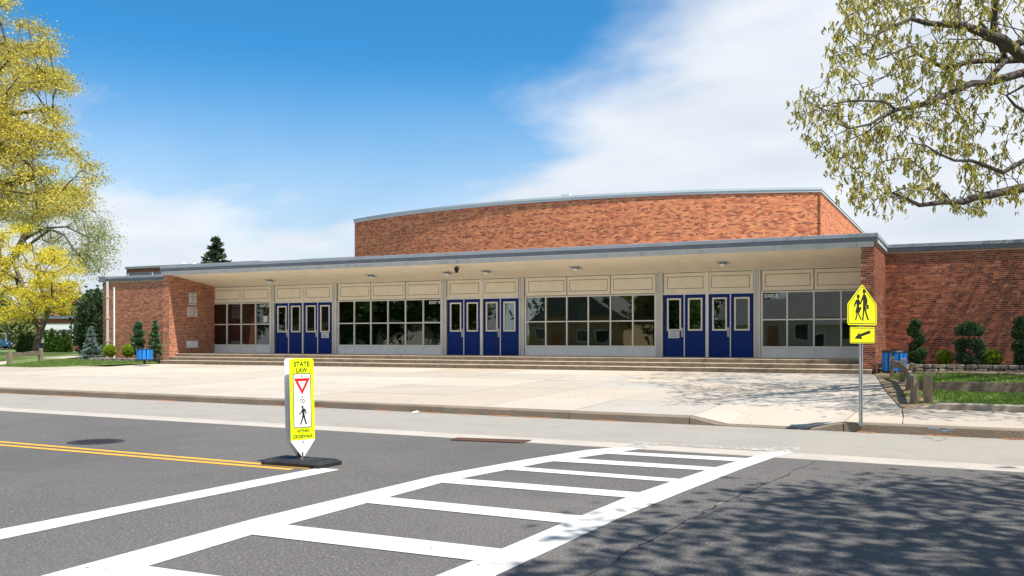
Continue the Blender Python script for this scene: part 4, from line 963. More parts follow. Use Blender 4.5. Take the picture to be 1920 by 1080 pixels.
#@@PART3
# ------------------------------------------------------------------ in-street crossing sign
def street_sign():
    z0 = .07; b = at_z(493.5, 866, .035); t = at_z(637, 866, .035); c = (b+t)/2
    root = empty('in_street_crosswalk_sign', (c.x, c.y, 0)); tag(root, 'narrow yellow and white STATE LAW crosswalk sign on black rubber base', 'road sign')
    bw, bd = .44, .225
    mb = MB(); lo = [(-bw, -bd), (bw, -bd), (bw, bd), (-bw, bd)]; hi = [(-bw+.05, -bd+.05), (bw-.05, -bd+.05), (bw-.05, bd-.05), (-bw+.05, bd-.05)]
    v = [(x, y, .004) for x, y in lo]+[(x, y, .042) for x, y in lo]+[(x, y, .078) for x, y in hi]
    mb.faces(v, [(3, 2, 1, 0)]+[(i, (i+1) % 4, 4+(i+1) % 4, 4+i) for i in range(4)]+[(4+i, 4+(i+1) % 4, 8+(i+1) % 4, 8+i) for i in range(4)]+[(8, 9, 10, 11)])
    mb.box(.14, .34, -.13, .13, .0785, .084, .003).box(-.34, -.14, -.13, .13, .0785, .084, .003)
    base = mb.build('rubber_base', M['black'], root)
    MB().tube([(0, 0, .078), (0, 0, .115)], [.055, .03], 10).box(-.035, .035, -.028, .028, .10, .16, .004).build('spring_pivot', M['ink'], root)
    # panels
    ph = empty('panel_pair', (0, 0, .105), 0, root); yaw = TH+rad(45.5)
    ph.rotation_euler = (rad(0), rad(0), yaw); PX = ph
    w = .172; zt = 1.205; zy = .195
    def outline(inset=0):
        r_ = .045; pts = []
        for cx_, cz_, a in ((w-r_, zt-r_, 0), (-w+r_, zt-r_, 90)):
            for k in range(6):
                q = rad(a+90*k/5); pts.append((cx_+r_*math.cos(q), cz_+r_*math.sin(q)))
        return pts+[(-w, zy), (-.018, .0), (.018, .0), (w, zy)]
    def shear(o):
        for v_ in o.data.vertices: v_.co.x += -(v_.co.z-.1)*.022
    items = []
    for nm, y in (('front_panel', -.030), ('back_panel', .080)):
        o = MB().prism([(x, y, z) for x, z in outline()], (0, -.006, 0)).build(nm, M['white'], ph); items.append(o)
    y = -.0362
    top = [(x, z) for x, z in outline() if z > zy+.005]; yel = top+[(-w, zy+.010), (w, zy+.010)]
    items.append(flat('yellow_sheeting', yel, M['yel'], ph, y))
    o1 = rrect(-.128, .128, .352, 1.020, .022); o2 = rrect(-.119, .119, .361, 1.011, .016)
    items.append(flat('white_field', o2, M['white'], ph, y-.0012)); items.append(ring('black_border', o1, o2, M['ink'], ph, y-.0012))
    def tx(s, z, ww, hh, m_='ink', x=0, b=.012):
        o = put_text(s, M[m_], ph, x, z, ww, hh, y-.0015, b); items.append(o)
    tx('STATE', 1.135, .220, .060); tx('LAW', 1.060, .155, .058)
    tri = [(-.113, .960), (.113, .960), (0, .763)]; tin = [(-.060, .928), (.060, .928), (0, .822)]
    items.append(ring('yield_triangle', [tri[0], tri[1], tri[2]], tin, M['red'], ph, y-.0035)); tx('YIELD', .905, .070, .022, 'redfaint', 0, .0)
    tx('TO', .680, .070, .046, b=.02)
    # walking figure
    def fig(name, pts, ox, oz, s, m_='ink', yy=y-.0035):
        items.append(flat(name, [(ox+px_*s, oz+pz_*s) for px_, pz_ in pts], M[m_], ph, yy))
    fo, fz, fs = .012, .392, .232
    fig('pictogram', [(.0+.065*math.cos(rad(a)), .935+.065*math.sin(rad(a))) for a in range(0, 360, 30)], fo-.012, fz, fs)
    body = [(-.06, .86), (.05, .86), (.16, .76), (.20, .56), (.15, .545), (.10, .70), (.07, .74), (.07, .50), (.13, .27), (.21, .02), (.13, .0), (.05, .25), (.0, .40), (-.07, .20), (-.15, .0), (-.22, .02), (-.13, .27), (-.07, .48), (-.07, .70), (-.13, .60), (-.27, .52), (-.29, .56), (-.17, .65)]
    fig('pictogram', body, fo, fz, fs)
    tx('WITHIN', .314, .165, .040, b=.015); tx('CROSSWALK', .250, .280, .042, b=.015)
    for z in (.990, .735, .182):
        items.append(MB().lathe([(.001, .006), (.009, .004), (.010, 0)], n=8).build('bolt', M['steel'], ph, loc=(-(z-.1)*.022, y-.004, z), rot=(rad(90), 0, 0)))
    for o in items:
        if o.name.startswith('bolt'): continue
        if o.name.startswith('lettering'): o.location.x += -(o.location.z-.1)*.022
        else: shear(o)
    # the pair is only a pose: hang its pieces straight under the sign
    Mx = Matrix.Translation((0, 0, .105)) @ Matrix.Rotation(yaw, 4, 'Z')
    for o in list(items):
        o.parent = root; o.matrix_local = Mx @ Matrix.LocRotScale(o.location, o.rotation_euler, None)
    bpy.data.objects.remove(ph)
street_sign()
# ------------------------------------------------------------------ school crossing sign
def school_sign():
    p = at_z(1616, 793, .16); Z = lambda y: H-(y-HY)/FPX*((p.y+0)/(cT+uv(1616, 0)[0]*sT))
    F = p.y/(cT+uv(1616, 0)[0]*sT); mpp = F/FPX; gz0 = .165
    yaw = TH+rad(28.7)
    root = empty('school_crossing_sign', (p.x, p.y, gz0), yaw); tag(root, 'yellow pentagon school crossing sign with two walking figures on steel post', 'road sign')
    zt = lambda y: H-(y-HY)*mpp-gz0
    # U channel post
    z1 = zt(538)
    sec = [(-.030, .012), (-.030, -.006), (-.014, -.006), (-.012, .022), (.012, .022), (.014, -.006), (.030, -.006), (.030, .012), (.022, .014), (.020, .032), (-.020, .032), (-.022, .014)]
    MB().prism([(x, y+.012, -.05) for x, y in sec], (0, 0, z1+.05)).build('post', M['steel'], root)
    def plate(outl, name, y=-.004): return MB().prism([(x, y, z) for x, z in outl], (0, -.003, 0)).build(name, M['yelsign'], root)
    def rpoly(pts, r, n=4):
        out = []; m = len(pts)
        for i in range(m):
            a, b, c = Vector(pts[i-1]), Vector(pts[i]), Vector(pts[(i+1) % m]); d1, d2 = (a-b).normalized(), (c-b).normalized(); h = d1.angle(d2)/2; t = r/math.tan(h); ce = b+(d1+d2).normalized()*(r/math.sin(h))
            s = b+d1*t-ce; e = b+d2*t-ce
            for k in range(n+1):
                v = s.lerp(e, k/n).normalized()*r; out.append((ce.x+v.x, ce.y+v.y))
        return out
    zb, zs, za = zt(609.5), zt(570.5), zt(532.5); w = .345
    P = [(-w, zb), (w, zb), (w, zs), (0, za), (-w, zs)]
    plate(rpoly(P, .04), 'pentagon_plate')
    def inset(P, d):
        out = []; m = len(P)
        for i in range(m):
            a, b, c = Vector(P[i-1]), Vector(P[i]), Vector(P[(i+1) % m]); d1, d2 = (a-b).normalized(), (c-b).normalized(); h = d1.angle(d2)/2; v = b+(d1+d2).normalized()*(d/math.sin(h)); out.append((v.x, v.y))
        return out
    ring('black_border', rpoly(inset(P, .018), .032), rpoly(inset(P, .030), .025), M['ink'], root, -.0072)
    zc = (zb+za)/2
    def fig(pts, name='pictogram'): flat(name, pts, M['ink'], root, -.0074)
    s = mpp  # photograph pixels to metres along the post
    # figures drawn in their own units: x to the right, z up from the lower edge
    def circ(x, z, rx, rz): fig([(x+rx*math.cos(rad(a)), z+rz*math.sin(rad(a))) for a in range(0, 360, 24)])
    b0 = zb
    circ(.045, b0+.555, .036, .040)
    fig([(.02, b0+.51), (.075, b0+.51), (.125, b0+.42), (.118, b0+.31), (.095, b0+.31), (.092, b0+.405), (.088, b0+.30), (.105, b0+.21), (.160, b0+.085), (.125, b0+.075), (.070, b0+.195), (.055, b0+.255), (.045, b0+.19), (.025, b0+.07), (-.010, b0+.075), (.012, b0+.20), (.015, b0+.30), (.018, b0+.42), (-.03, b0+.355), (-.045, b0+.38)])
    fig([(.10, b0+.335), (.155, b0+.335), (.155, b0+.265), (.10, b0+.265)])
    circ(-.095, b0+.47, .036, .038)
    fig([(-.125, b0+.425), (-.07, b0+.425), (-.045, b0+.37), (-.02, b0+.355), (-.03, b0+.335), (-.065, b0+.345), (-.075, b0+.31), (-.045, b0+.215), (-.075, b0+.205), (-.055, b0+.15), (-.015, b0+.10), (-.035, b0+.085), (-.085, b0+.145), (-.10, b0+.21), (-.115, b0+.15), (-.145, b0+.075), (-.17, b0+.085), (-.145, b0+.16), (-.135, b0+.20), (-.165, b0+.205), (-.13, b0+.31), (-.135, b0+.36), (-.185, b0+.29), (-.205, b0+.305), (-.16, b0+.40)])
    fig([(-.06, b0+.30), (-.02, b0+.30), (-.02, b0+.25), (-.06, b0+.25)])
    # arrow plaque
    q0, q1, w2 = zt(643.5), zt(613.2), .295
    plate(rrect(-w2+.01, w2+.01, q0, q1, .03), 'arrow_plate', -.003)
    ring('black_border', rrect(-w2+.022, w2-.002, q0+.012, q1-.012, .025), rrect(-w2+.032, w2-.012, q0+.022, q1-.022, .018), M['ink'], root, -.0062)
    cx_, cz_ = .0, (q0+q1)/2; h = (q1-q0)
    fig([(-.185, cz_-h*.20), (-.055, cz_+h*.20), (-.065, cz_+h*.055), (.175, cz_+h*.30), (.205, cz_+h*.13), (-.022, cz_-h*.085), (.005, cz_-h*.245)], 'arrow')
    for z in (za-.10, zb+.05, q1-.03, q0+.03): MB().lathe([(.001, .005), (.008, .003), (.009, 0)], n=8).build('bolt', M['steel'], root, loc=(0, -.0078, z), rot=(rad(90), 0, 0))
school_sign()
# ------------------------------------------------------------------ bins
def bin_(px, py0, py1, Y, lab, r=.33, base_px=None, ns=14):
    p = at_y(px, py1, Y); q = at_y(px, py0, Y); g = .5
    zb_, zt_ = p.z, q.z; root = empty('litter_bin', (p.x, Y, gz(p.x, Y) if base_px is None else zat(px, base_px, Y))); tag(root, lab, 'bin'); z0 = zb_-root.location.z; h = zt_-zb_
    for k in range(ns):
        a = 2*math.pi*(k+.5)/ns; w = math.pi*r/ns*.82
        MB().box(-w, w, r, r+.022, z0, z0+h, .004).build('slat', M['binblue'], root, rot=(0, 0, a))
    MB().lathe([(r-.012, z0+.05), (r, z0+.05), (r, z0+.09), (r-.012, z0+.09)], n=20).build('hoop', M['ink'], root); MB().lathe([(r-.012, z0+h-.1), (r, z0+h-.1), (r, z0+h-.06), (r-.012, z0+h-.06)], n=20).build('hoop', M['ink'], root)
    MB().lathe([(.001, z0+.03), (r-.05, z0+.03), (r-.03, z0+h-.02), (r+.01, z0+h+.035), (r+.03, z0+h-.0), (r+.036, z0+h-.035)], n=20).build('bin_liner', M['bag'], root, smooth=True)
    MB().tube([(0, 0, -.05), (0, 0, z0+.04)], .05, 10).build('post', M['ink'], root)
bin_(271, 653.5, 673.5, 28.6, 'blue slatted litter bin on a black post by the left brick wall', .30, 679.5, 12)
bin_(1677, 659, 695, 30.6, 'blue slatted litter bin with black liner behind the timber fence')
# ------------------------------------------------------------------ timber fences
def post_mesh(h, w=.085, d=.085, top=.02, sd=0):
    r = random.Random(sd); mb = MB(); v = []
    for k in range(5):
        z = h*k/4-(.15 if k == 0 else 0); s = 1-.04*k
        for a, b in ((-1, -1), (1, -1), (1, 1), (-1, 1)): v.append((a*w*s+r.uniform(-.006, .006), b*d*s+r.uniform(-.006, .006), z+(r.uniform(-top, top) if k == 4 else 0)))
    f = [(k*4+i, k*4+(i+1) % 4, (k+1)*4+(i+1) % 4, (k+1)*4+i) for k in range(4) for i in range(4)]+[(16, 17, 18, 19), (3, 2, 1, 0)]
    return mb.faces(v, f)
def rail(root, a, b, hgt=.17, th=.045, sd=0):
    d = b-a; L = d.length; r = random.Random(sd); mb = MB(); v = []; n = 8
    for i in range(n+1):
        x = L*i/n; e = 1 if 0 < i < n else .7
        for y, z in ((-th, -hgt/2), (th, -hgt/2), (th, hgt/2), (-th, hgt/2)): v.append((x, y*e+r.uniform(-.006, .006), z*e+r.uniform(-.008, .008)))
    f = [(i*4+q, (i+1)*4+q, (i+1)*4+(q+1) % 4, i*4+(q+1) % 4) for i in range(n) for q in range(4)]+[(0, 3, 2, 1)[::-1], (n*4, n*4+1, n*4+2, n*4+3)[::-1]]
    o = mb.faces(v, f).build('rail', M['wood'], root); o.location = a; o.rotation_euler = (0, -math.asin(d.z/L), math.atan2(d.y, d.x)); return o
def fence_right():
    root = empty('timber_fence', (0, 0, 0)); tag(root, 'low weathered timber fence with leaning posts along the plaza edge', 'fence')
    sp = [(1673, 709.5, 667, .0), (1691, 716, 672.5, .02), (1703.7, 731.5, 681.5, .05), (1714.7, 755.5, 704.5, 0)]
    tops = []
    for k, (x, yb, yt, lean) in enumerate(sp):
        p = at_g(x, yb, lawn_z); F = p.y/(cT+uv(x, 0)[0]*sT); h = (yb-yt)/FPX*F
        o = post_mesh(h, .058, .07, .02, k).build('post', M['woodv'], root, loc=p, rot=(lean*2, lean*2.2, rad(12*k))); tops.append((p, h))
    for k in range(3):
        (p, h), (q, g) = tops[k], tops[k+1]; rail(root, p+Vector((0, 0, h*.66)), q+Vector((0, 0, g*.70)), .17, .04, k)
    r2 = empty('timber_fence', (0, 0, 0)); tag(r2, 'low weathered timber fence with one long rail along the right lawn', 'fence')
    p = at_g(1740.5, 755, lawn_z); F = p.y/(cT+uv(1740, 0)[0]*sT); h = 52.0/FPX*F
    post_mesh(h, .088, .085, .012, 9).build('post', M['woodv'], r2, loc=p)
    q = at_f(1716, 724, tops[3][0].y/(cT+uv(1715, 0)[0]*sT)+.03); e = at_f(1920, 726.5, F*1.0); d = (Vector((e.x, e.y, 0))-Vector((p.x, p.y, 0))); 
    zc = p.z+h*.61; L = 3.4; a = Vector((p.x, p.y+.04, zc))
    rail(r2, Vector((tops[3][0].x+.03, tops[3][0].y+.05, zc-.01)), a, .16, .04, 5)
    b = Vector((p.x+L, p.y+.0, zc-.01)); rail(r2, a+Vector((.0, 0, 0)), b, .178, .045, 6)
    post_mesh(h, .088, .085, .02, 12).build('post', M['woodv'], r2, loc=(b.x, b.y, p.z)); rail(r2, b, b+Vector((L, 0, 0)), .2, .045, 8)
fence_right()
def fence_left():
    root = empty('timber_fence', (0, 0, 0)); tag(root, 'short timber rail fence between two posts by the left path', 'fence')
    P = []
    for k, (x, yb, yt) in enumerate(((18.5, 684, 658.5), (76.5, 678, 654))):
        p = at_g(x, yb, gz); F = p.y/(cT+uv(x, 0)[0]*sT); h = (yb-yt)/FPX*F; post_mesh(h, .085, .085, .02, k+20).build('post', M['woodv'], root, loc=p); P.append((p, h))
    rail(root, P[0][0]+Vector((-.25, 0, P[0][1]*.66)), P[1][0]+Vector((0, 0, P[1][1]*.68)), .2, .05, 3)
fence_left()
# ------------------------------------------------------------------ foliage
def quads(name, C, A, B, cols, m, parent=None):
    """C centres, A and B half axes, cols one colour per leaf"""
    n = len(C); v = np.stack([C-A-B, C+A-B, C+A*.6+B, C-A*.6+B], 1).reshape(-1, 3)
    me = bpy.data.meshes.new(name); me.vertices.add(4*n); me.vertices.foreach_set('co', v.astype(np.float32).ravel())
    me.loops.add(4*n); me.loops.foreach_set('vertex_index', np.arange(4*n, dtype=np.int32)); me.polygons.add(n); me.polygons.foreach_set('loop_start', np.arange(0, 4*n, 4, dtype=np.int32))
    me.update(calc_edges=True); at = me.attributes.new('col', 'FLOAT_COLOR', 'FACE'); at.data.foreach_set('color', np.c_[cols, np.ones(n)].astype(np.float32).ravel())
    me.materials.append(m); o = bpy.data.objects.new(name, me); COL.objects.link(o); o.parent = parent; return o
def unit(v): return v/np.maximum(np.linalg.norm(v, axis=1, keepdims=True), 1e-9)
def rand_axes(r, n, size, aspect, droop=0.0):
    b = r.normal(size=(n, 3)); b[:, 2] = b[:, 2]*(1-droop)-droop*2.2; b = unit(b); a = unit(np.cross(b, r.normal(size=(n, 3)))); s = size*r.uniform(.6, 1.35, (n, 1))
    return a*s*aspect, b*s
def colours(r, n, pal, clump=None):
    pal = np.array(pal); i = r.integers(0, len(pal), n); c = pal[i]*r.uniform(.78, 1.22, (n, 1))
    if clump is not None: c = c*clump[:, None]
    return c
def skeleton(trunk, pts, r, wig=.12, step=.9, bias=.10, up=.15):
    """trunk: list of (pos, min radius) chains; pts: clump centres. Returns nodes, parents"""
    N = []; P = []; Dm = []; RM = []
    for chain in trunk:
        prev = -1
        if N and chain[0][2] is not None: prev = chain[0][2]
        if N and prev == -1: prev = int(np.argmin([np.linalg.norm(np.array(q)-np.array(chain[0][0])) for q in N]))
        for k, (p, rm, _) in enumerate(chain):
            N.append(tuple(p)); P.append(prev); Dm.append(0 if prev < 0 else Dm[prev]+np.linalg.norm(np.array(p)-np.array(N[prev]))); RM.append(rm); prev = len(N)-1
    cap = len(pts)*8+len(N)+10; arr = np.zeros((cap, 3)); arr[:len(N)] = N; dm = np.zeros(cap); dm[:len(N)] = Dm; cnt = len(N); par = P[:]; rm = RM[:]
    t0 = arr[:cnt].mean(0); order = np.argsort([np.min(np.linalg.norm(arr[:cnt]-p, axis=1)) for p in pts]); tips = []
    for i in order:
        p = pts[i]; d = np.linalg.norm(arr[:cnt]-p, axis=1)+bias*dm[:cnt]; j = int(np.argmin(d)); q = arr[j].copy(); L = np.linalg.norm(p-q); n = max(1, min(5, int(L/step)+1)); prev = j; w = r.normal(0, wig*L, 3)
        for k in range(1, n+1):
            t = k/n; x = q+(p-q)*t+w*math.sin(math.pi*t)*.6+np.array([0, 0, -up*L*math.sin(math.pi*t)*.5])+(r.normal(0, .05*L/n, 3) if k < n else 0)
            arr[cnt] = x; dm[cnt] = dm[prev]+np.linalg.norm(x-arr[prev]); par.append(prev); rm.append(0); prev = cnt; cnt += 1
        tips.append(prev)
    return arr[:cnt], par, rm, tips
def branch_mesh(name, N, par, rm, r0, m, parent, ex=2.4, sides=5, rmin=0):
    n = len(N); R = np.zeros(n); ch = [[] for _ in range(n)]
    for i in range(n):
        if par[i] >= 0: ch[par[i]].append(i)
    for i in range(n-1, -1, -1):
        R[i] = max((sum(R[c]**ex for c in ch[i]))**(1/ex) if ch[i] else r0, rm[i], r0)
    mb = MB(); stack = [0]+[i for i in range(1, n) if par[i] == -1]; done = set()
    while stack:
        s = stack.pop(); chain = [s] if par[s] < 0 else [par[s], s]; cur = s
        while ch[cur]:
            k = sorted(ch[cur], key=lambda c: -R[c]); stack += k[1:]; cur = k[0]; chain.append(cur)
        rr = [R[c] for c in chain]
        if par[s] >= 0: rr[0] = min(rr[1]*1.15, R[par[s]])
        if max(rr) < rmin: continue
        mb.tube([N[c] for c in chain], rr, sides if max(rr) < .05 else 9, caps=False)
    return mb.build(name, m, parent, smooth=True)
def in_poly(x, y, poly):
    c = False; j = len(poly)-1
    for i in range(len(poly)):
        if (poly[i][1] > y) != (poly[j][1] > y) and x < (poly[j][0]-poly[i][0])*(y-poly[i][1])/(poly[j][1]-poly[i][1])+poly[i][0]: c = not c
        j = i
    return c
def project(p):
    R_ = cT*p[0]+sT*p[1]; F_ = -sT*p[0]+cT*p[1]; return CX+FPX*R_/F_, HY-FPX*(p[2]-H)/F_, F_
def leaves_on(name, pts, r, per, spread, size, aspect, droop, pal, m, parent, flat=1.0, hang=0):
    n = len(pts)*per; C = np.repeat(pts, per, 0)+r.normal(size=(n, 3))*np.array([spread, spread, spread*flat]); C[:, 2] -= np.abs(r.normal(0, hang, n)) if hang else 0
    A, B = rand_axes(r, n, size, aspect, droop); cl = np.repeat(r.uniform(.78, 1.15, len(pts)), per)
    return quads(name, C, A, B, colours(r, n, pal, cl), m, parent)
# -- the oak on the right
def oak():
    r = np.random.default_rng(21)
    base = from_cam(17.3, 23.2, 0); base.z = gz(base.x, base.y)
    root = empty('oak_tree', base); tag(root, 'big oak with hanging yellow green catkins reaching in from the right', 'tree')
    def L(px, py, f): return at_f(px, py, f)
    fork = [base+Vector((0, 0, -.2)), base+Vector((-.05, .1, 1.5)), base+Vector((-.2, 0, 3.0)), base+Vector((-.5, -.2, 4.4)), base+Vector((-.8, -.4, 6.0)), base+Vector((-.9, -.5, 8.0)), base+Vector((-.6, -.4, 10.5)), base+Vector((-.2, 0, 13))]
    tr = [[(p, q, None) for p, q in zip(fork, (.50, .44, .40, .36, .30, .24, .17, .1))]]
    def limb(start, pl, r0, r1):
        pts = [fork[start]]+[L(*q) for q in pl]; n = len(pts); tr.append([(p, r0+(r1-r0)*k/(n-1), None) for k, p in enumerate(pts)])
    limb(3, [(2080, 320, 21.5), (1920, 352, 20), (1872, 362, 19.6), (1825, 371, 19.3), (1806, 379, 19.1), (1771, 379, 18.8), (1724, 385, 18.4), (1697, 371, 18.2), (1673, 362, 18)], .12, .02)
    limb(4, [(2070, 170, 21.8), (1920, 136, 20.5), (1879, 148, 20.2), (1848, 157, 20), (1823, 156, 19.9), (1790, 171, 19.6), (1751, 189, 19.2), (1712, 200, 18.9), (1681, 206, 18.6), (1654, 218, 18.3), (1631, 233, 18.1), (1592, 241, 17.8), (1568, 253, 17.6)], .11, .01)
    limb(4, [(2050, 110, 22.2), (1960, 108, 21.6), (1920, 111, 21.3), (1887, 113, 21), (1848, 113, 20.8), (1813, 117, 20.6), (1771, 128, 20.3), (1743, 113, 20.1), (1720, 101, 19.9), (1708, 86, 19.7), (1673, 101, 19.4), (1645, 112, 19.2)], .10, .01)
    limb(5, [(2020, 150, 20.6), (1914, 105, 19.6), (1880, 74, 19.3), (1852, 66, 19.1), (1829, 56, 19), (1802, 47, 18.8), (1771, 46, 18.6), (1736, 43, 18.3), (1708, 35, 18.1), (1673, 50, 17.8), (1642, 66, 17.6), (1615, 78, 17.4)], .14, .008)
    limb(5, [(1950, 60, 20.4), (1890, 92, 20), (1862, 58, 19.8), (1864, 35, 19.7), (1868, 0, 19.6), (1870, -60, 19.6)], .10, .05)
    limb(4, [(2060, 260, 19.6), (1950, 285, 18.6), (1880, 323, 18.2), (1848, 311, 18), (1821, 301, 17.9), (1790, 301, 17.7), (1759, 288, 17.5), (1735, 272, 17.3), (1704, 268, 17.1)], .06, .01)
    limb(4, [(2040, 220, 19), (1920, 208, 18), (1903, 198, 17.8), (1887, 179, 17.6), (1870, 172, 17.5)], .06, .01)
    def side(pl, r0, r1):
        pts = [L(*q) for q in pl]; n = len(pts); tr.append([(p, r0+(r1-r0)*k/(n-1), None) for k, p in enumerate(pts)])
    side([(1681, 206, 18.6), (1658, 190, 18.4), (1627, 189, 18.2), (1595, 189, 18), (1564, 194, 17.8), (1537, 202, 17.6), (1514, 212, 17.5)], .03, .008)
    side([(1848, 157, 20), (1862, 138, 20.2), (1885, 114, 20.8)], .05, .06); side([(1887, 113, 21), (1876, 85, 20.4), (1858, 68, 19.6)], .05, .06)
    side([(1802, 47, 18.8), (1796, 30, 18.9), (1798, 10, 19), (1790, -20, 19)], .03, .02)
    poly = [(1562, -10), (1566, 60), (1553, 95), (1560, 128), (1530, 160), (1500, 168), (1478, 206), (1512, 226), (1505, 262), (1548, 285), (1545, 335), (1582, 360), (1600, 385), (1640, 402), (1668, 402), (1700, 378), (1760, 372), (1800, 392), (1845, 400), (1860, 372), (1925, 385), (1925, -10)]
    thin = [(1800, 130), (1860, 70), (1925, 60), (1925, 340), (1850, 350), (1815, 300), (1860, 200)]
    pts = []; Ls = []
    while len(pts) < 900:
        x, y = r.uniform(1475, 1925), r.uniform(-8, 404)
        if not in_poly(x, y, poly): continue
        if mnoise.noise((x*.016, y*.02, 5)) < -.22 and r.random() < .8: continue
        if in_poly(x, y, thin) and r.random() < .55: continue
        f = 16.6+5*r.random()+(x-1500)*.003; p = at_f(x, y, f); pts.append(tuple(p))
    vis = len(pts); n_out = 0
    while n_out < 1000:
        u = r.normal(size=3); u = u/np.linalg.norm(u)*r.random()**(1/2.2); q = from_cam(15.8+u[0]*9.6, 23+u[1]*8.0, 10.4+u[2]*6.4)
        x, y, f = project(q)
        if -5 < y < 1090 and x < 1932: continue
        if x < 1560: continue
        if q.z < 4.3: continue
        pts.append(tuple(q)); n_out += 1
    def more(cx_, rr_, k_, world=False):
        c_ = 0
        while c_ < k_:
            u = r.normal(size=3); u = u/np.linalg.norm(u)*r.random()**(1/2.6)
            q = (Vector((cx_[0]+u[0]*rr_[0], cx_[1]+u[1]*rr_[1], cx_[2]+u[2]*rr_[2])) if world else from_cam(cx_[0]+u[0]*rr_[0], cx_[1]+u[1]*rr_[1], cx_[2]+u[2]*rr_[2]))
            x, y, f = project(q)
            if -5 < y < 1090 and x < 1935: continue
            pts.append(tuple(q)); c_ += 1
    more((12.2, 15.2, 8.2), (3.4, 3.2, 2.6), 230); more((5.5, 32.0, 8.6), (4.2, 2.2, 3.0), 300, True)
    pts = np.array(pts)
    N, par, rm, tips = skeleton(tr, pts, r, wig=.13, step=.45, bias=.05, up=.05)
    o = branch_mesh('trunk', N, par, rm, .0055, M['bark'], root, ex=2.55); o.location = -base
    # extra sprays round each clump so leaves follow short shoots
    vp = pts[:vis]; sub = vp+r.normal(0, .12, (vis, 3)); allp = np.vstack([vp, sub])
    pal = [(.48, .43, .08), (.40, .37, .07), (.31, .31, .06), (.58, .50, .13), (.25, .25, .05), (.44, .34, .09)]
    c = leaves_on('crown', allp, r, 7, .024, .041, .40, .85, pal, M['leaf'], root, hang=.07); c.location = -base
    c2 = leaves_on('crown', pts[vis:], r, 20, .26, .075, .35, .6, pal, M['leaf'], root); c2.location = -base
oak()
def ground_of(p): return gz(p.x, p.y)
def poly_tree(name, lab, base, poly, n, f0, f1, trunk_pts, r0, per, spread, size, aspect, pal, group=None, flat=.6, droop=.1, extra=None, bark='bark2', seed=1, noise_cut=-.25, tip=.02, step=1.2, wig=.12, gap=.012, trunk_r=(.35, .2)):
    r = np.random.default_rng(seed); root = empty(name, base); tag(root, lab, 'tree', group)
    pts = []; xs = [p[0] for p in poly]; ys = [p[1] for p in poly]
    while len(pts) < n:
        x, y = r.uniform(min(xs), max(xs)), r.uniform(min(ys), max(ys))
        if not in_poly(x, y, poly): continue
        if mnoise.noise((x*gap, y*gap*2.6, seed*3.1)) < noise_cut: continue
        pts.append(tuple(at_f(x, y, r.uniform(f0, f1))))
    if extra:
        for c_, rad_, k in extra:
            for _ in range(k):
                u = r.normal(size=3); u = u/np.linalg.norm(u)*r.random()**(1/2.5); pts.append((c_[0]+u[0]*rad_[0], c_[1]+u[1]*rad_[1], c_[2]+u[2]*rad_[2]))
    pts = np.array(pts); tr = []
    for ch in trunk_pts:
        m_ = len(ch); tr.append([(p, trunk_r[0]+(trunk_r[1]-trunk_r[0])*k/max(m_-1, 1) if ch is trunk_pts[0] else trunk_r[1]*.7*(1-.6*k/max(m_-1, 1)), None) for k, p in enumerate(ch)])
    N, par, rm, tips = skeleton(tr, pts, r, wig=wig, step=step, bias=.07, up=.1)
    o = branch_mesh('trunk', N, par, rm, tip, M[bark], root, ex=2.3, sides=4); o.location = -base
    c = leaves_on('crown', pts, r, per, spread, size, aspect, droop, pal, M['leaf'], root, flat=flat); c.location = -base
    return root
YEL = [(.68, .55, .08), (.58, .50, .09), (.50, .45, .09), (.76, .61, .11), (.40, .38, .08)]
YBR = [(.86, .68, .03), (.78, .62, .04), (.90, .74, .06), (.62, .52, .05), (.50, .46, .06)]
PALE = [(.36, .38, .12), (.30, .34, .11), (.42, .42, .16), (.26, .29, .10)]
b = from_cam(-36.5, 55, 0); b.z = gz(b.x, b.y)-.2
T = lambda x, y, f: at_f(x, y, f)
poly_tree('yellow_oak_tree', 'tall yellow leafed tree filling the upper left corner', b,
    [(-330, -40), (20, -5), (48, 8), (60, 35), (88, 60), (95, 100), (135, 162), (122, 185), (104, 205), (124, 238), (120, 268), (152, 290), (190, 322), (182, 345), (148, 352), (170, 378), (118, 398), (50, 412), (0, 428), (-330, 440)],
    1500, 49, 61, [[b, T(-200, 520, 55), T(-190, 400, 55), T(-170, 250, 55), T(-150, 100, 55), T(-130, -60, 55)], [T(-195, 450, 55), T(-80, 380, 54), (T(0, 350, 53)), T(60, 335, 52)], [T(-180, 330, 55), T(-60, 230, 55), T(20, 215, 54), T(80, 205, 54)], [T(-160, 180, 55), T(-60, 110, 56), T(10, 80, 56)]],
    0.0, 112, .44, .056, .5, YEL, seed=5, flat=.36, extra=[(T(-200, 100, 55), (7, 8, 9), 260)], tip=.024, noise_cut=-.12, gap=.018, trunk_r=(.55, .3))
b = at_g(24, 659, gz); b = at_f(-34, 655, 92); b.z = gz(b.x, b.y)
poly_tree('pale_elm_tree', 'sparse pale green tree with dark spreading limbs behind yellow tree', b,
    [(-60, 330), (60, 320), (112, 335), (150, 362), (190, 392), (214, 428), (222, 470), (210, 492), (182, 516), (150, 506), (110, 480), (60, 440), (0, 420), (-60, 420)], 520, 84, 98,
    [[b, T(-14, 560, 92), T(14, 500, 92), T(48, 440, 92), T(70, 400, 92), T(100, 360, 92)], [T(30, 480, 92), T(60, 455, 91), T(95, 430, 90), T(120, 440, 89), T(140, 470, 88), T(160, 490, 88)], [T(45, 450, 92), T(80, 428, 93), T(125, 425, 94), T(165, 445, 94)], [T(60, 420, 92), T(62, 380, 92), T(75, 340, 92)]],
    0.0, 46, .66, .072, .5, PALE, seed=8, flat=.6, tip=.022, noise_cut=-.2, gap=.02, trunk_r=(.36, .22), step=1.5)
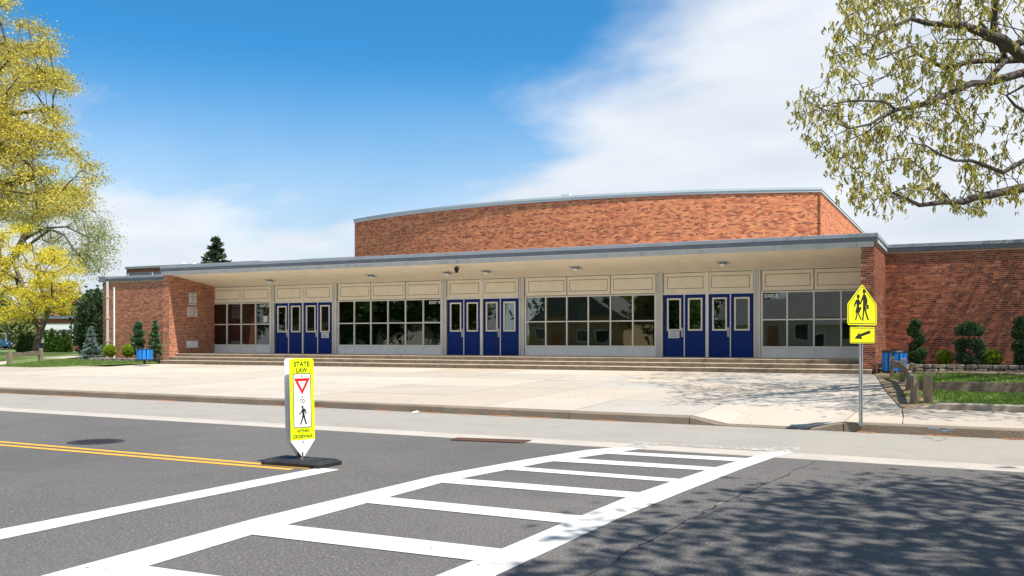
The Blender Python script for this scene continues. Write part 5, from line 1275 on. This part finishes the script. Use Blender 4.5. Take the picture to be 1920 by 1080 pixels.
b = at_f(66, 662, 82); b.z = gz(b.x, b.y)
poly_tree('yellow_maple_tree', 'bright yellow maple with a leaning forked trunk by the left lawn', b,
    [(-120, 440), (0, 428), (45, 420), (72, 428), (75, 450), (110, 470), (148, 500), (142, 528), (166, 556), (158, 580), (128, 592), (100, 585), (70, 600), (20, 604), (-30, 600), (-120, 600)], 560, 74, 90,
    [[b, T(70, 640, 82), T(75, 622, 82), T(84, 602, 82), T(92, 580, 82), T(100, 550, 82)], [T(75, 620, 82), T(66, 600, 82), T(55, 570, 82), T(40, 530, 82), T(25, 490, 82)], [T(88, 590, 82), T(80, 550, 81), T(68, 500, 80), T(60, 460, 80)], [T(93, 575, 82), T(115, 545, 83), T(130, 525, 83)]],
    0.0, 110, .46, .054, .55, YBR, seed=12, flat=.38, tip=.026, noise_cut=-.05, gap=.03, trunk_r=(.26, .14), step=1.2)
# far trees and bushes at the left
far = [((-140, 540, 62, 655), 150, (.16, .19, .07), 'grey green tree far behind the parked cars', 31), ((20, 575, 92, 650), 128, (.24, .27, .10), 'olive budding bush left of the dark hedge', 32), ((70, 548, 152, 606), 150, (.26, .13, .09), 'reddish budding tree behind the distant brick building', 33), ((150, 548, 215, 652), 66, (.045, .08, .03), 'dark evergreen tree directly behind left wing of the school', 34), ((-40, 590, 40, 650), 140, (.08, .12, .04), 'dense green tree behind the parked cars', 35), ((-220, 560, -70, 655), 130, (.20, .22, .09), 'olive tree beyond the left edge of the lawn', 36)]
for (x0, y0, x1, y1), f, c, lab, sd in far:
    b = at_f((x0+x1)/2, 650, f); b.z = gz(b.x, b.y); xm = (x0+x1)/2; hw = (x1-x0)/2
    pl = [(x0, y1), (x0+hw*.05, (y0*2+y1)/3), (xm-hw*.45, y0+(y1-y0)*.08), (xm, y0), (xm+hw*.4, y0+(y1-y0)*.1), (x1-hw*.08, (y0+y1)/2), (x1, y1)]
    poly_tree('distant_tree', lab, b, pl, 150, f-4, f+4, [[b, T(xm, (y0+y1)/2, f), T(xm, y0+(y1-y0)*.2, f)]], .05, 60, .5*f/100, .0016*f, .6, [tuple(q*k for q in c) for k in (.75, 1, 1.25)], seed=sd, flat=.8, tip=.03, step=2.5, trunk_r=(.3, .12), noise_cut=-.6)
# -- street tree that throws the shade on the road
def shade_tree():
    r = np.random.default_rng(44); b = Vector((12.4, -.4, .1)); root = empty('street_tree', b); tag(root, 'broad street tree beside the near pavement, shading the road at right', 'tree')
    pts = []
    while len(pts) < 780:
        u = r.normal(size=3); u = u/np.linalg.norm(u)*r.random()**(1/2.4); q = from_cam(11.6+u[0]*8.6, .3+u[1]*6.8, 10+u[2]*3.6)
        x, y, f = project(q)
        if f > 0 and -60 < y < 1120 and -60 < x < 1990: continue
        pts.append(tuple(q))
    pts = np.array(pts); ch = [b+Vector((0, 0, -.2)), b+Vector((-.1, .2, 2.5)), b+Vector((-.6, 1, 5)), b+Vector((-1.4, 2.0, 7)), b+Vector((-2.5, 3, 9))]
    N, par, rm, tips = skeleton([[(p, .34-.05*k, None) for k, p in enumerate(ch)]], pts, r, step=.9)
    o = branch_mesh('trunk', N, par, rm, .008, M['bark'], root, ex=2.4, sides=4); o.location = -b
    c = leaves_on('crown', pts, r, 46, .40, .095, .55, .4, [(.30, .30, .07), (.24, .26, .06), (.36, .34, .1)], M['leaf'], root, flat=.6); c.location = -b
shade_tree()
# -- conifers, shrubs, topiary
def shells(name, root, ells, per_area, size, aspect, pal, seed, m='needle', core=.80, fuzz=.12, up=.3):
    """leaf sized faces over the surface of lumpy ellipsoids, thick enough to hide a twiggy core"""
    r = np.random.default_rng(seed); Cs = []; Bs = []; mb = MB()
    for (c, rr) in ells:
        c = np.array(c); rr = np.array(rr); area = 4*math.pi*((rr[0]*rr[1])**1.6+(rr[0]*rr[2])**1.6+(rr[1]*rr[2])**1.6)**(1/1.6)/3**(1/1.6); n = int(area*per_area)
        u = unit(r.normal(size=(n, 3))); lump = np.array([mnoise.noise(tuple(q*2.2+c*3.1)) for q in u]); k = 1+fuzz*lump*1.6+r.normal(0, fuzz*.35, n); k = np.minimum(k, 1+fuzz*1.4)
        Cs.append(c+u*rr*k[:, None]); Bs.append(u+r.normal(0, .45, (n, 3))+np.array([0, 0, up]))
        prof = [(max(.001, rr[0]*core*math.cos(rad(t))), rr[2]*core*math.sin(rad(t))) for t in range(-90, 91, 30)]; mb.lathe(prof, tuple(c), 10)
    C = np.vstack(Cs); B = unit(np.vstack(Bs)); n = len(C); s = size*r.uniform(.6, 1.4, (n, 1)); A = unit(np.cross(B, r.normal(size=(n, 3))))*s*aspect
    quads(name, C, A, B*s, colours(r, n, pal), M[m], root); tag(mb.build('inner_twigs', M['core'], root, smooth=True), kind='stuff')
BALL = [(.38, .50, .04), (.28, .40, .03), (.46, .56, .06), (.18, .28, .025)]
DK = [(.06, .14, .06), (.09, .19, .07), (.04, .09, .04), (.19, .31, .13)]
JUN = [(.15, .25, .13), (.10, .18, .09), (.07, .13, .07), (.26, .38, .22)]
BLUE = [(.22, .29, .27), (.16, .22, .20), (.28, .35, .32), (.10, .15, .13)]
def ball(px, y0, y1, wpx, Y, lab, sd):
    a = at_y(px, y1, Y); t = at_y(px, y0, Y); F = Y/(cT+uv(px, 0)[0]*sT); rx = wpx/2*F/FPX; rz = (t.z-a.z)/2
    root = empty('clipped_bush', a); tag(root, lab, 'bush', None); shells('foliage', root, [((0, 0, rz), (rx, rx, rz))], 4600, .026, .45, BALL, sd, 'leaf', .80, .12)
ball(206, 647, 668, 21, 33.0, 'round clipped green bush nearest the blue spruce', 1); ball(240, 647, 668, 21, 33.0, 'round clipped green bush just left of the blue bin', 2)
ball(1771.5, 658, 687, 25, 33.2, 'round clipped green bush right of the spiral topiary', 3); ball(1861, 656.5, 687, 30, 33.2, 'round clipped green bush right of the tiered topiary', 4)
def topiary(px, Y, base_y, lobes, lab, sd, pal=DK, stemtop=None, cat='topiary'):
    a = at_y(px, base_y, Y); F = Y/(cT+uv(px, 0)[0]*sT); k = F/FPX; root = empty('topiary', a); tag(root, lab, cat)
    ells = [(((x-px)*k, dy, (base_y-y)*k), (rx*k, rx*k*.95, rz*k)) for x, y, rx, rz, dy in lobes]
    shells('foliage', root, ells, 4600, .032, .32, pal, sd, 'needle', .68, .24)
    r = random.Random(sd); top = max(e[0][2] for e in ells)
    mb = MB(); mb.tube([(0, 0, -.05), (.01, 0, top*.4), (-.01, .01, top)], [.03, .025, .015], 6)
    for e in ells: mb.tube([(0, 0, max(.05, e[0][2]-.12)), tuple(e[0])], .012, 4)
    mb.build('stem', M['bark2'], root)
topiary(1718, 33.1, 687, [(1717, 608, 9, 8, 0), (1712, 621, 9, 9, -.05), (1721, 628, 8, 8, .05), (1724, 638, 9, 9, 0), (1714, 650, 8, 8, 0), (1711, 660, 6, 7, 0), (1727, 661, 9, 8, 0), (1718, 668, 12, 9, -.05), (1719, 680, 11, 8, 0)], 'tall dark spiral topiary nearest the right blue bin', 11)
topiary(1817, 33.1, 687, [(1819, 617, 17, 11, 0), (1804, 620, 10, 9, -.05), (1833, 621, 9, 8, .05), (1804, 644, 11, 8, 0), (1827, 645, 13, 9, 0), (1838, 648, 7, 7, .05), (1803, 654, 8, 6, 0), (1807, 671, 12, 9, 0), (1833, 657, 8, 7, 0), (1836, 669, 8, 7, .05), (1829, 681, 10, 7, 0), (1817, 676, 6, 9, 0)], 'tiered pom pom topiary in the middle of the right bed', 12, JUN+DK)
topiary(1912, 33.1, 689, [(1912, 604, 9, 8, 0), (1914, 618, 12, 11, 0), (1908, 627, 9, 8, 0), (1918, 648, 14, 12, 0), (1909, 652, 9, 8, 0), (1915, 668, 10, 9, 0), (1911, 677, 8, 7, 0), (1920, 683, 9, 7, 0)], 'dark tiered topiary cut by the right edge of the photo', 13)
topiary(259, 33.4, 668, [(261, 609, 6, 5, 0), (257, 617, 7, 6, 0), (263, 624, 8, 6, 0), (255, 635, 9, 6, 0), (264, 639, 8, 6, 0), (257, 648, 10, 7, 0), (262, 659, 11, 7, 0)], 'narrow dark spiral topiary left of the conical evergreen', 14)
def conifer(name, base, hgt, rb, lab, pal, sd, nwh=14, per=9, size=.05, dens=40, droop=.15, m='needle', cat='conifer', power=1.0, start=.06):
    r = np.random.default_rng(sd); root = empty(name, base); tag(root, lab, cat); mb = MB(); mb.tube([(0, 0, -.1), (0, 0, hgt*.5), (0, 0, hgt*.98)], [hgt*.018+.01, hgt*.011+.006, .004], 6)
    C = []; B = []
    for w in range(nwh):
        t = start+(1-start)*(w/nwh)**.92; z = hgt*t; R = rb*(1-t)**power*r.uniform(.85, 1.12)+.03*hgt*.3
        for k in range(per):
            a = 2*math.pi*(k+r.random()*.8)/per; L = R*r.uniform(.7, 1.15); d = np.array([math.cos(a), math.sin(a), 0.0]); z0 = z+r.uniform(-.5, .5)*hgt/nwh
            p0 = np.array([0, 0, z0]); p2 = p0+d*L+np.array([0, 0, -droop*L+.08*L]); p1 = (p0+p2)/2+np.array([0, 0, -droop*.5*L]); mb.tube([p0, p1, p2], [.012*hgt*.35+.002, .004, .002], 3, caps=False)
            n = int(dens*(.3+L/rb)); s = r.uniform(.15, 1, n)**.7; q = p0*((1-s)**2)[:, None]+2*p1*(s*(1-s))[:, None]+p2*(s**2)[:, None]
            side = np.array([-d[1], d[0], 0]); wd = (1-s*.55)*.30*L*r.uniform(-1, 1, n); q = q+side*wd[:, None]+r.normal(0, .02*hgt**.5, (n, 3)); q[:, 2] -= np.abs(wd)*.2
            C.append(q); B.append(d*.7+side*np.sign(wd)[:, None]*.5+r.normal(0, .3, (n, 3))+np.array([0, 0, .25]))
    C = np.vstack(C); B = unit(np.vstack(B)); n = len(C); s = size*r.uniform(.6, 1.4, (n, 1)); A = unit(np.cross(B, r.normal(size=(n, 3))))*s*.35
    quads('foliage', C, A, B*s, colours(r, n, pal), M[m], root); mb.build('trunk', M['bark2'], root, smooth=True)
b = at_f(405, 650, 75); b.z = .2; conifer('spruce_tree', b, 9.6, 4.6, 'dark spruce top rising behind the flat school roof', [(.045, .075, .035), (.07, .10, .045), (.03, .05, .025)], 51, 22, 8, .19, 55, .06)
b = at_y(171, 671, 33.0); b.z = gz(b.x, b.y); conifer('blue_spruce', b, 1.73, .62, 'small blue spruce at the left end of stone bed', BLUE, 52, 13, 10, .034, 70, .05)
b = at_y(291, 668, 33.2); conifer('evergreen_shrub', b, 1.78, .42, 'conical dark evergreen beside the left brick pillar', DK+JUN, 53, 12, 9, .036, 60, .05, power=.7)
for k, (px, y0, w, tone) in enumerate(((42, 622, 17, 0), (55, 621, 18, 0), (64, 625, 12, 0), (83, 619, 14, 1), (97, 614, 16, 1), (108, 621, 13, 1), (120, 617, 15, 1), (128, 624, 11, 1))):
    b = at_f(px, 656, 100); b.z = gz(b.x, b.y); hgt = (656-y0)/FPX*100; rb = w/2*100/FPX
    root = empty('arborvitae', b); tag(root, ('leftmost near black arborvitae of the distant hedge', 'middle one of the three near black arborvitae', 'near black arborvitae touching the leaning maple trunk', 'green arborvitae just right of the maple trunk', 'tallest light green arborvitae in the distant hedge', 'short green arborvitae right of the tallest one', 'green arborvitae second from the right end of the hedge', 'rightmost narrow green arborvitae before the white windows')[k], 'hedge shrub', 'dark arborvitae left of the maple trunk' if tone == 0 else 'green arborvitae right of the maple trunk')
    n = 7; shells('foliage', root, [((0, 0, hgt*(i+.45)/n), (rb*(1-((i+.3)/n)**1.6)+.08,)*2+(hgt/n*.9,)) for i in range(n)], 190, .10, .4, [(.03, .07, .02), (.04, .09, .025)] if tone == 0 else [(.09, .18, .025), (.06, .13, .02), (.13, .23, .03)], 60+k, 'needle', .8, .12)
# small plants: dandelions and leafy weeds by the fence
r_ = random.Random(4)
mb = MB(); 
for _ in range(26):
    x, y = r_.uniform(-1.2, 1.0), r_.uniform(19.9, 26); x = max(x, xr(y)+.35)
    z = lawn_z(x, y)+.05; c = .018
    for k in range(3): a = k*1.05; mb.poly([(x-c*math.cos(a), y-c*math.sin(a), z), (x, y, z-.008), (x+c*math.cos(a), y+c*math.sin(a), z), (x, y, z+.014)])
tag(mb.build('dandelions', mat('dandelion_yellow', (.85, .62, .02), .7)), 'yellow dandelions dotted in the grass behind the fence', 'flowers', kind='stuff')
# flagpole-like white pole
x = xat(214, 33.6); o = empty('white_pole', (x, 33.6, .55)); tag(o, 'slim white pole standing before the left wing wall', 'pole'); zt_ = zat(214, 541, 33.6)-.55
MB().tube([(0, 0, -.1), (0, 0, zt_)], [.045, .038], 10).build('shaft', M['white'], o); MB().lathe([(.001, .05), (.06, .02), (.06, 0), (.001, 0)], (0, 0, zt_), 10).build('cap', M['white'], o)
# ------------------------------------------------------------------ distant building at the left
def distant_building():
    f = 112; a = at_f(66, 655, f); b = at_f(215, 655, f*.98); d = Vector((b.x-a.x, b.y-a.y, 0)); L = d.length; ang_ = math.atan2(d.y, d.x); k = f/FPX; root = empty('distant_school_wing', (a.x, a.y, gz(a.x, a.y)), ang_); tag(root, 'distant low brick wing with white panels and tall windows', 'building')
    g = root.location.z; Z = lambda y: H+(HY-y)*k-g
    MB().box(0, L, 0, 8, 0, Z(596)).build('wall', M['brick2'], root)
    MB().box(-.1, L+.1, -.25, 8, Z(598), Z(593)).build('roof_edge', M['cap2'], root)
    MB().box(.9, L, -.04, 0, Z(617), Z(607)).build('white_panel', M['kick'], root)
    n = int((L-1)/1.05)
    for i in range(n):
        x0 = 1+i*1.05; w = MB().box(x0, x0+1.0, -.03, .0, Z(644), Z(617)).build('window', M['kick'], root)
        MB().box(x0+.1, x0+.92, -.045, -.031, Z(626), Z(618.5)).build('pane', M['glass_far'], w); MB().box(x0+.1, x0+.92, -.045, -.031, Z(643), Z(627.5)).build('pane', M['glass_far'], w)
M['brick2'] = mat('distant_brick', (.26, .10, .065), .9, var=.15, scale=2); M['glass_far'] = mat('dark_far_glass', (.03, .035, .04), .1, spec=.8, var=0)
distant_building()
def far_white_post():
    b = at_f(12, 653, 125); o = empty('lamp_post', b); tag(o, 'short white post with a flat head beside the parked cars', 'post'); h = 27/FPX*125
    MB().tube([(0, 0, -.3), (0, 0, h)], .13, 8).build('shaft', M['white'], o); MB().box(-.3, .3, -.3, .3, h, h+.12).build('head', M['white'], o)
far_white_post()
# ------------------------------------------------------------------ cars
def car(px, f, yaw, pm, lab, name='parked_car', s=1.0, gy=654):
    b = at_f(px, gy, f); g = empty(name, b, yaw); tag(g, lab, 'car', None); L = 2.25*s; Wd = .88
    prof = [(-L, .35), (-L, .85), (-L+.15, .95), (-.95*L/2-.2, 1.02), (-.75, 1.45), (.55, 1.48), (1.15, 1.02), (L-.15, .92), (L, .75), (L, .35)]
    mb = MB(); n = len(prof); v = []
    for y, k in ((-Wd, 1), (-Wd+.1, 1.0), (Wd-.1, 1.0), (Wd, 1)):
        for x, z in prof: v.append((x, y if z < 1.1 else y*.82, z))
    f_ = [(j*n+i, j*n+(i+1) % n, (j+1)*n+(i+1) % n, (j+1)*n+i) for j in range(3) for i in range(n)]+[tuple(range(n))[::-1], tuple(3*n+i for i in range(n))]
    mb.faces(v, f_).build('body', pm, g)
    for s_ in (-1, 1):
        MB().prism([(-.88, s_*.885*.93, 1.06), (-.66, s_*.75, 1.40), (.48, s_*.75, 1.40), (.95, s_*.885*.93, 1.06)], (0, s_*.006, 0)).build('side_window', M['glass_far'], g)
        for xw in (-1.35*s, 1.35*s):
            w = MB().tube([(xw, s_*.90, .33), (xw, s_*.70, .33)], .33, 18).build('wheel', M['tyre'], g); MB().tube([(xw, s_*.905, .33), (xw, s_*.89, .33)], .19, 12).build('rim', M['steel'], w)
        MB().box(-L-.01, -L+.01, s_*.70-.12, s_*.70+.12, .72, .84).build('tail_light', M['red'], g); MB().box(L-.02, L+.012, s_*.66-.13, s_*.66+.13, .62, .74).build('headlight', M['white'], g)
    MB().prism([(-.98, -.66, 1.08), (-.98, .66, 1.08), (-.78, .62, 1.41), (-.78, -.62, 1.41)], (-.012, 0, 0)).build('rear_window', M['glass_far'], g)
car(13, 128, TH+rad(8), M['carblack'], 'black parked car at the far left behind the lawn'); car(-16, 122, TH+rad(4), M['carblue'], 'blue parked car cut by the left edge of the photo')
# ------------------------------------------------------------------ person
def person():
    f = 92.0; b = at_f(78.5, 661, f); b.z = gz(b.x, b.y); g = empty('person', b, TH+rad(200)); tag(g, 'person in grey shirt and blue jeans walking behind the maple trunk', 'person')
    J = {'pel': (0, 0, .95), 'sp': (0, .02, 1.18), 'ch': (0, .03, 1.38), 'nk': (0, .02, 1.50), 'hd': (0, -.02, 1.60), 'ht': (0, -.02, 1.74),
         'hl': (.10, 0, .90), 'kl': (.11, -.12, .50), 'al': (.11, .0, .09), 'tl': (.12, -.14, .04), 'hr': (-.10, 0, .90), 'kr': (-.11, -.02, .50), 'ar': (-.11, .22, .12), 'tr': (-.12, .12, .04),
         'sl': (.18, .03, 1.42), 'el': (.24, .08, 1.14), 'wl': (.22, -.08, .92), 'fl': (.21, -.14, .84), 'sr': (-.18, .03, 1.42), 'er': (-.23, -.02, 1.15), 'wr': (-.16, -.22, 1.05), 'fr': (-.12, -.29, 1.02)}
    Rr = {'pel': .15, 'sp': .14, 'ch': .165, 'nk': .058, 'hd': .095, 'ht': .075, 'hl': .095, 'kl': .062, 'al': .045, 'tl': .04, 'hr': .095, 'kr': .062, 'ar': .045, 'tr': .04, 'sl': .065, 'el': .045, 'wl': .032, 'fl': .035, 'sr': .065, 'er': .045, 'wr': .032, 'fr': .035}
    E = [('pel', 'sp'), ('sp', 'ch'), ('ch', 'nk'), ('nk', 'hd'), ('hd', 'ht'), ('pel', 'hl'), ('hl', 'kl'), ('kl', 'al'), ('al', 'tl'), ('pel', 'hr'), ('hr', 'kr'), ('kr', 'ar'), ('ar', 'tr'), ('ch', 'sl'), ('sl', 'el'), ('el', 'wl'), ('wl', 'fl'), ('ch', 'sr'), ('sr', 'er'), ('er', 'wr'), ('wr', 'fr')]
    K = list(J); me = bpy.data.meshes.new('body'); me.from_pydata([J[k] for k in K], [(K.index(a), K.index(b_)) for a, b_ in E], []); o = bpy.data.objects.new('body', me); COL.objects.link(o)
    md = o.modifiers.new('s', 'SKIN'); sv = me.skin_vertices[0].data
    for i, k in enumerate(K): sv[i].radius = (Rr[k], Rr[k]*.8); sv[i].use_root = (k == 'pel')
    o.modifiers.new('u', 'SUBSURF').levels = 2
    m2 = bpy.data.meshes.new_from_object(o.evaluated_get(bpy.context.evaluated_depsgraph_get())); o.modifiers.clear(); o.data = m2; o.parent = g
    for q in ('shirt', 'jeans', 'skin', 'hair', 'ink'): m2.materials.append(M[q])
    for p in m2.polygons:
        c = p.center; p.use_smooth = True; arm = abs(c.x) > .17 and c.z < 1.2 or (c.z < 1.12 and c.y < -.15 and c.z > .8)
        p.material_index = 4 if c.z < .08 else (2 if arm else (1 if c.z < .96 else (0 if c.z < 1.47 else (3 if (c.z > 1.68 or (c.y > .02 and c.z > 1.56)) else 2))))
person()
# ------------------------------------------------------------------ the other side of the street (seen in the panes)
def house(x, y, w, d, h, rh, wm, rm_, lab, gable=True):
    g = empty('house', (x, y, .1)); tag(g, lab, 'house'); MB().box(-w/2, w/2, -d, 0, 0, h).build('wall', wm, g)
    o = .4
    if gable: MB().prism([(-w/2-o, .3, h-.1), (w/2+o, .3, h-.1), (0, .3, h+rh)], (0, -d-.6, 0)).build('roof', rm_, g)
    else: MB().prism([(-w/2-o, o, h-.1), (-w/2-o, -d-o, h-.1), (-w/2-o, -d/2, h+rh)], (w+2*o, 0, 0)).build('roof', rm_, g)
    for k in range(int(w/2.6)):
        xx = -w/2+1.3+k*2.6
        if abs(k-1) < .5 and w > 7:
            dd = MB().box(xx-.5, xx+.5, .0, .05, .1, 2.2).build('door', M['iwood'], g); MB().box(xx+.3, xx+.38, .05, .1, 1.0, 1.1).build('handle', M['steel'], dd); continue
        wn = MB().box(xx-.65, xx+.65, 0, .05, 1.0, 2.3).build('window', M['white'], g); MB().box(xx-.55, xx+.55, .05, .06, 1.1, 2.2).build('pane', M['glass_far'], wn)
house(-13, -14, 12, 8, 3.0, 2.6, M['siding'], M['shingle'], 'pale house with grey roof across the street, opposite the right windows', False)
house(-34, -15, 11, 9, 3.2, 3.4, M['tan'], M['shingle'], 'tan gabled house across the street, opposite the middle windows')
house(-62, -16, 12, 9, 3.0, 2.8, M['siding'], M['shingle'], 'pale gabled house across the street, furthest to the left')
house(8, -15, 11, 8, 3.0, 2.8, M['tan'], M['shingle'], 'tan house with grey roof across the street, right of the pale one', False)
GR = [(.14, .24, .06), (.20, .31, .08), (.10, .18, .05)]
for k, (x, y, h) in enumerate(((-23, -9, 9), (-44, -11, 12), (-52, -8, 10), (-75, -12, 13), (-88, -14, 14), (-3, -24, 14), (-22, -28, 15), (-40, -30, 16), (-58, -28, 15), (-76, -30, 16), (-98, -24, 15), (-115, -20, 15), (12, -30, 15), (28, -20, 13))):
    r = np.random.default_rng(100+k); b = Vector((x, y, .1)); root = empty('tree', b); tag(root, 'green tree in the row across the street mirrored by the windows', 'tree', 'trees across the street')
    n = 90; u = unit(r.normal(size=(n, 3)))*(r.random((n, 1))**(1/3)); pts = u*np.array([h*.40, h*.36, h*.42])+np.array([0, 0, h*.56])
    N, par, rm, tips = skeleton([[((0, 0, -.2), .3, None), ((0, 0, h*.25), .25, None), ((0, 0, h*.5), .15, None)]], pts, r, step=2)
    branch_mesh('trunk', N, par, rm, .03, M['bark2'], root, sides=4); leaves_on('crown', pts, r, 70, h*.06, .24, .6, .1, GR, M['leaf'], root)
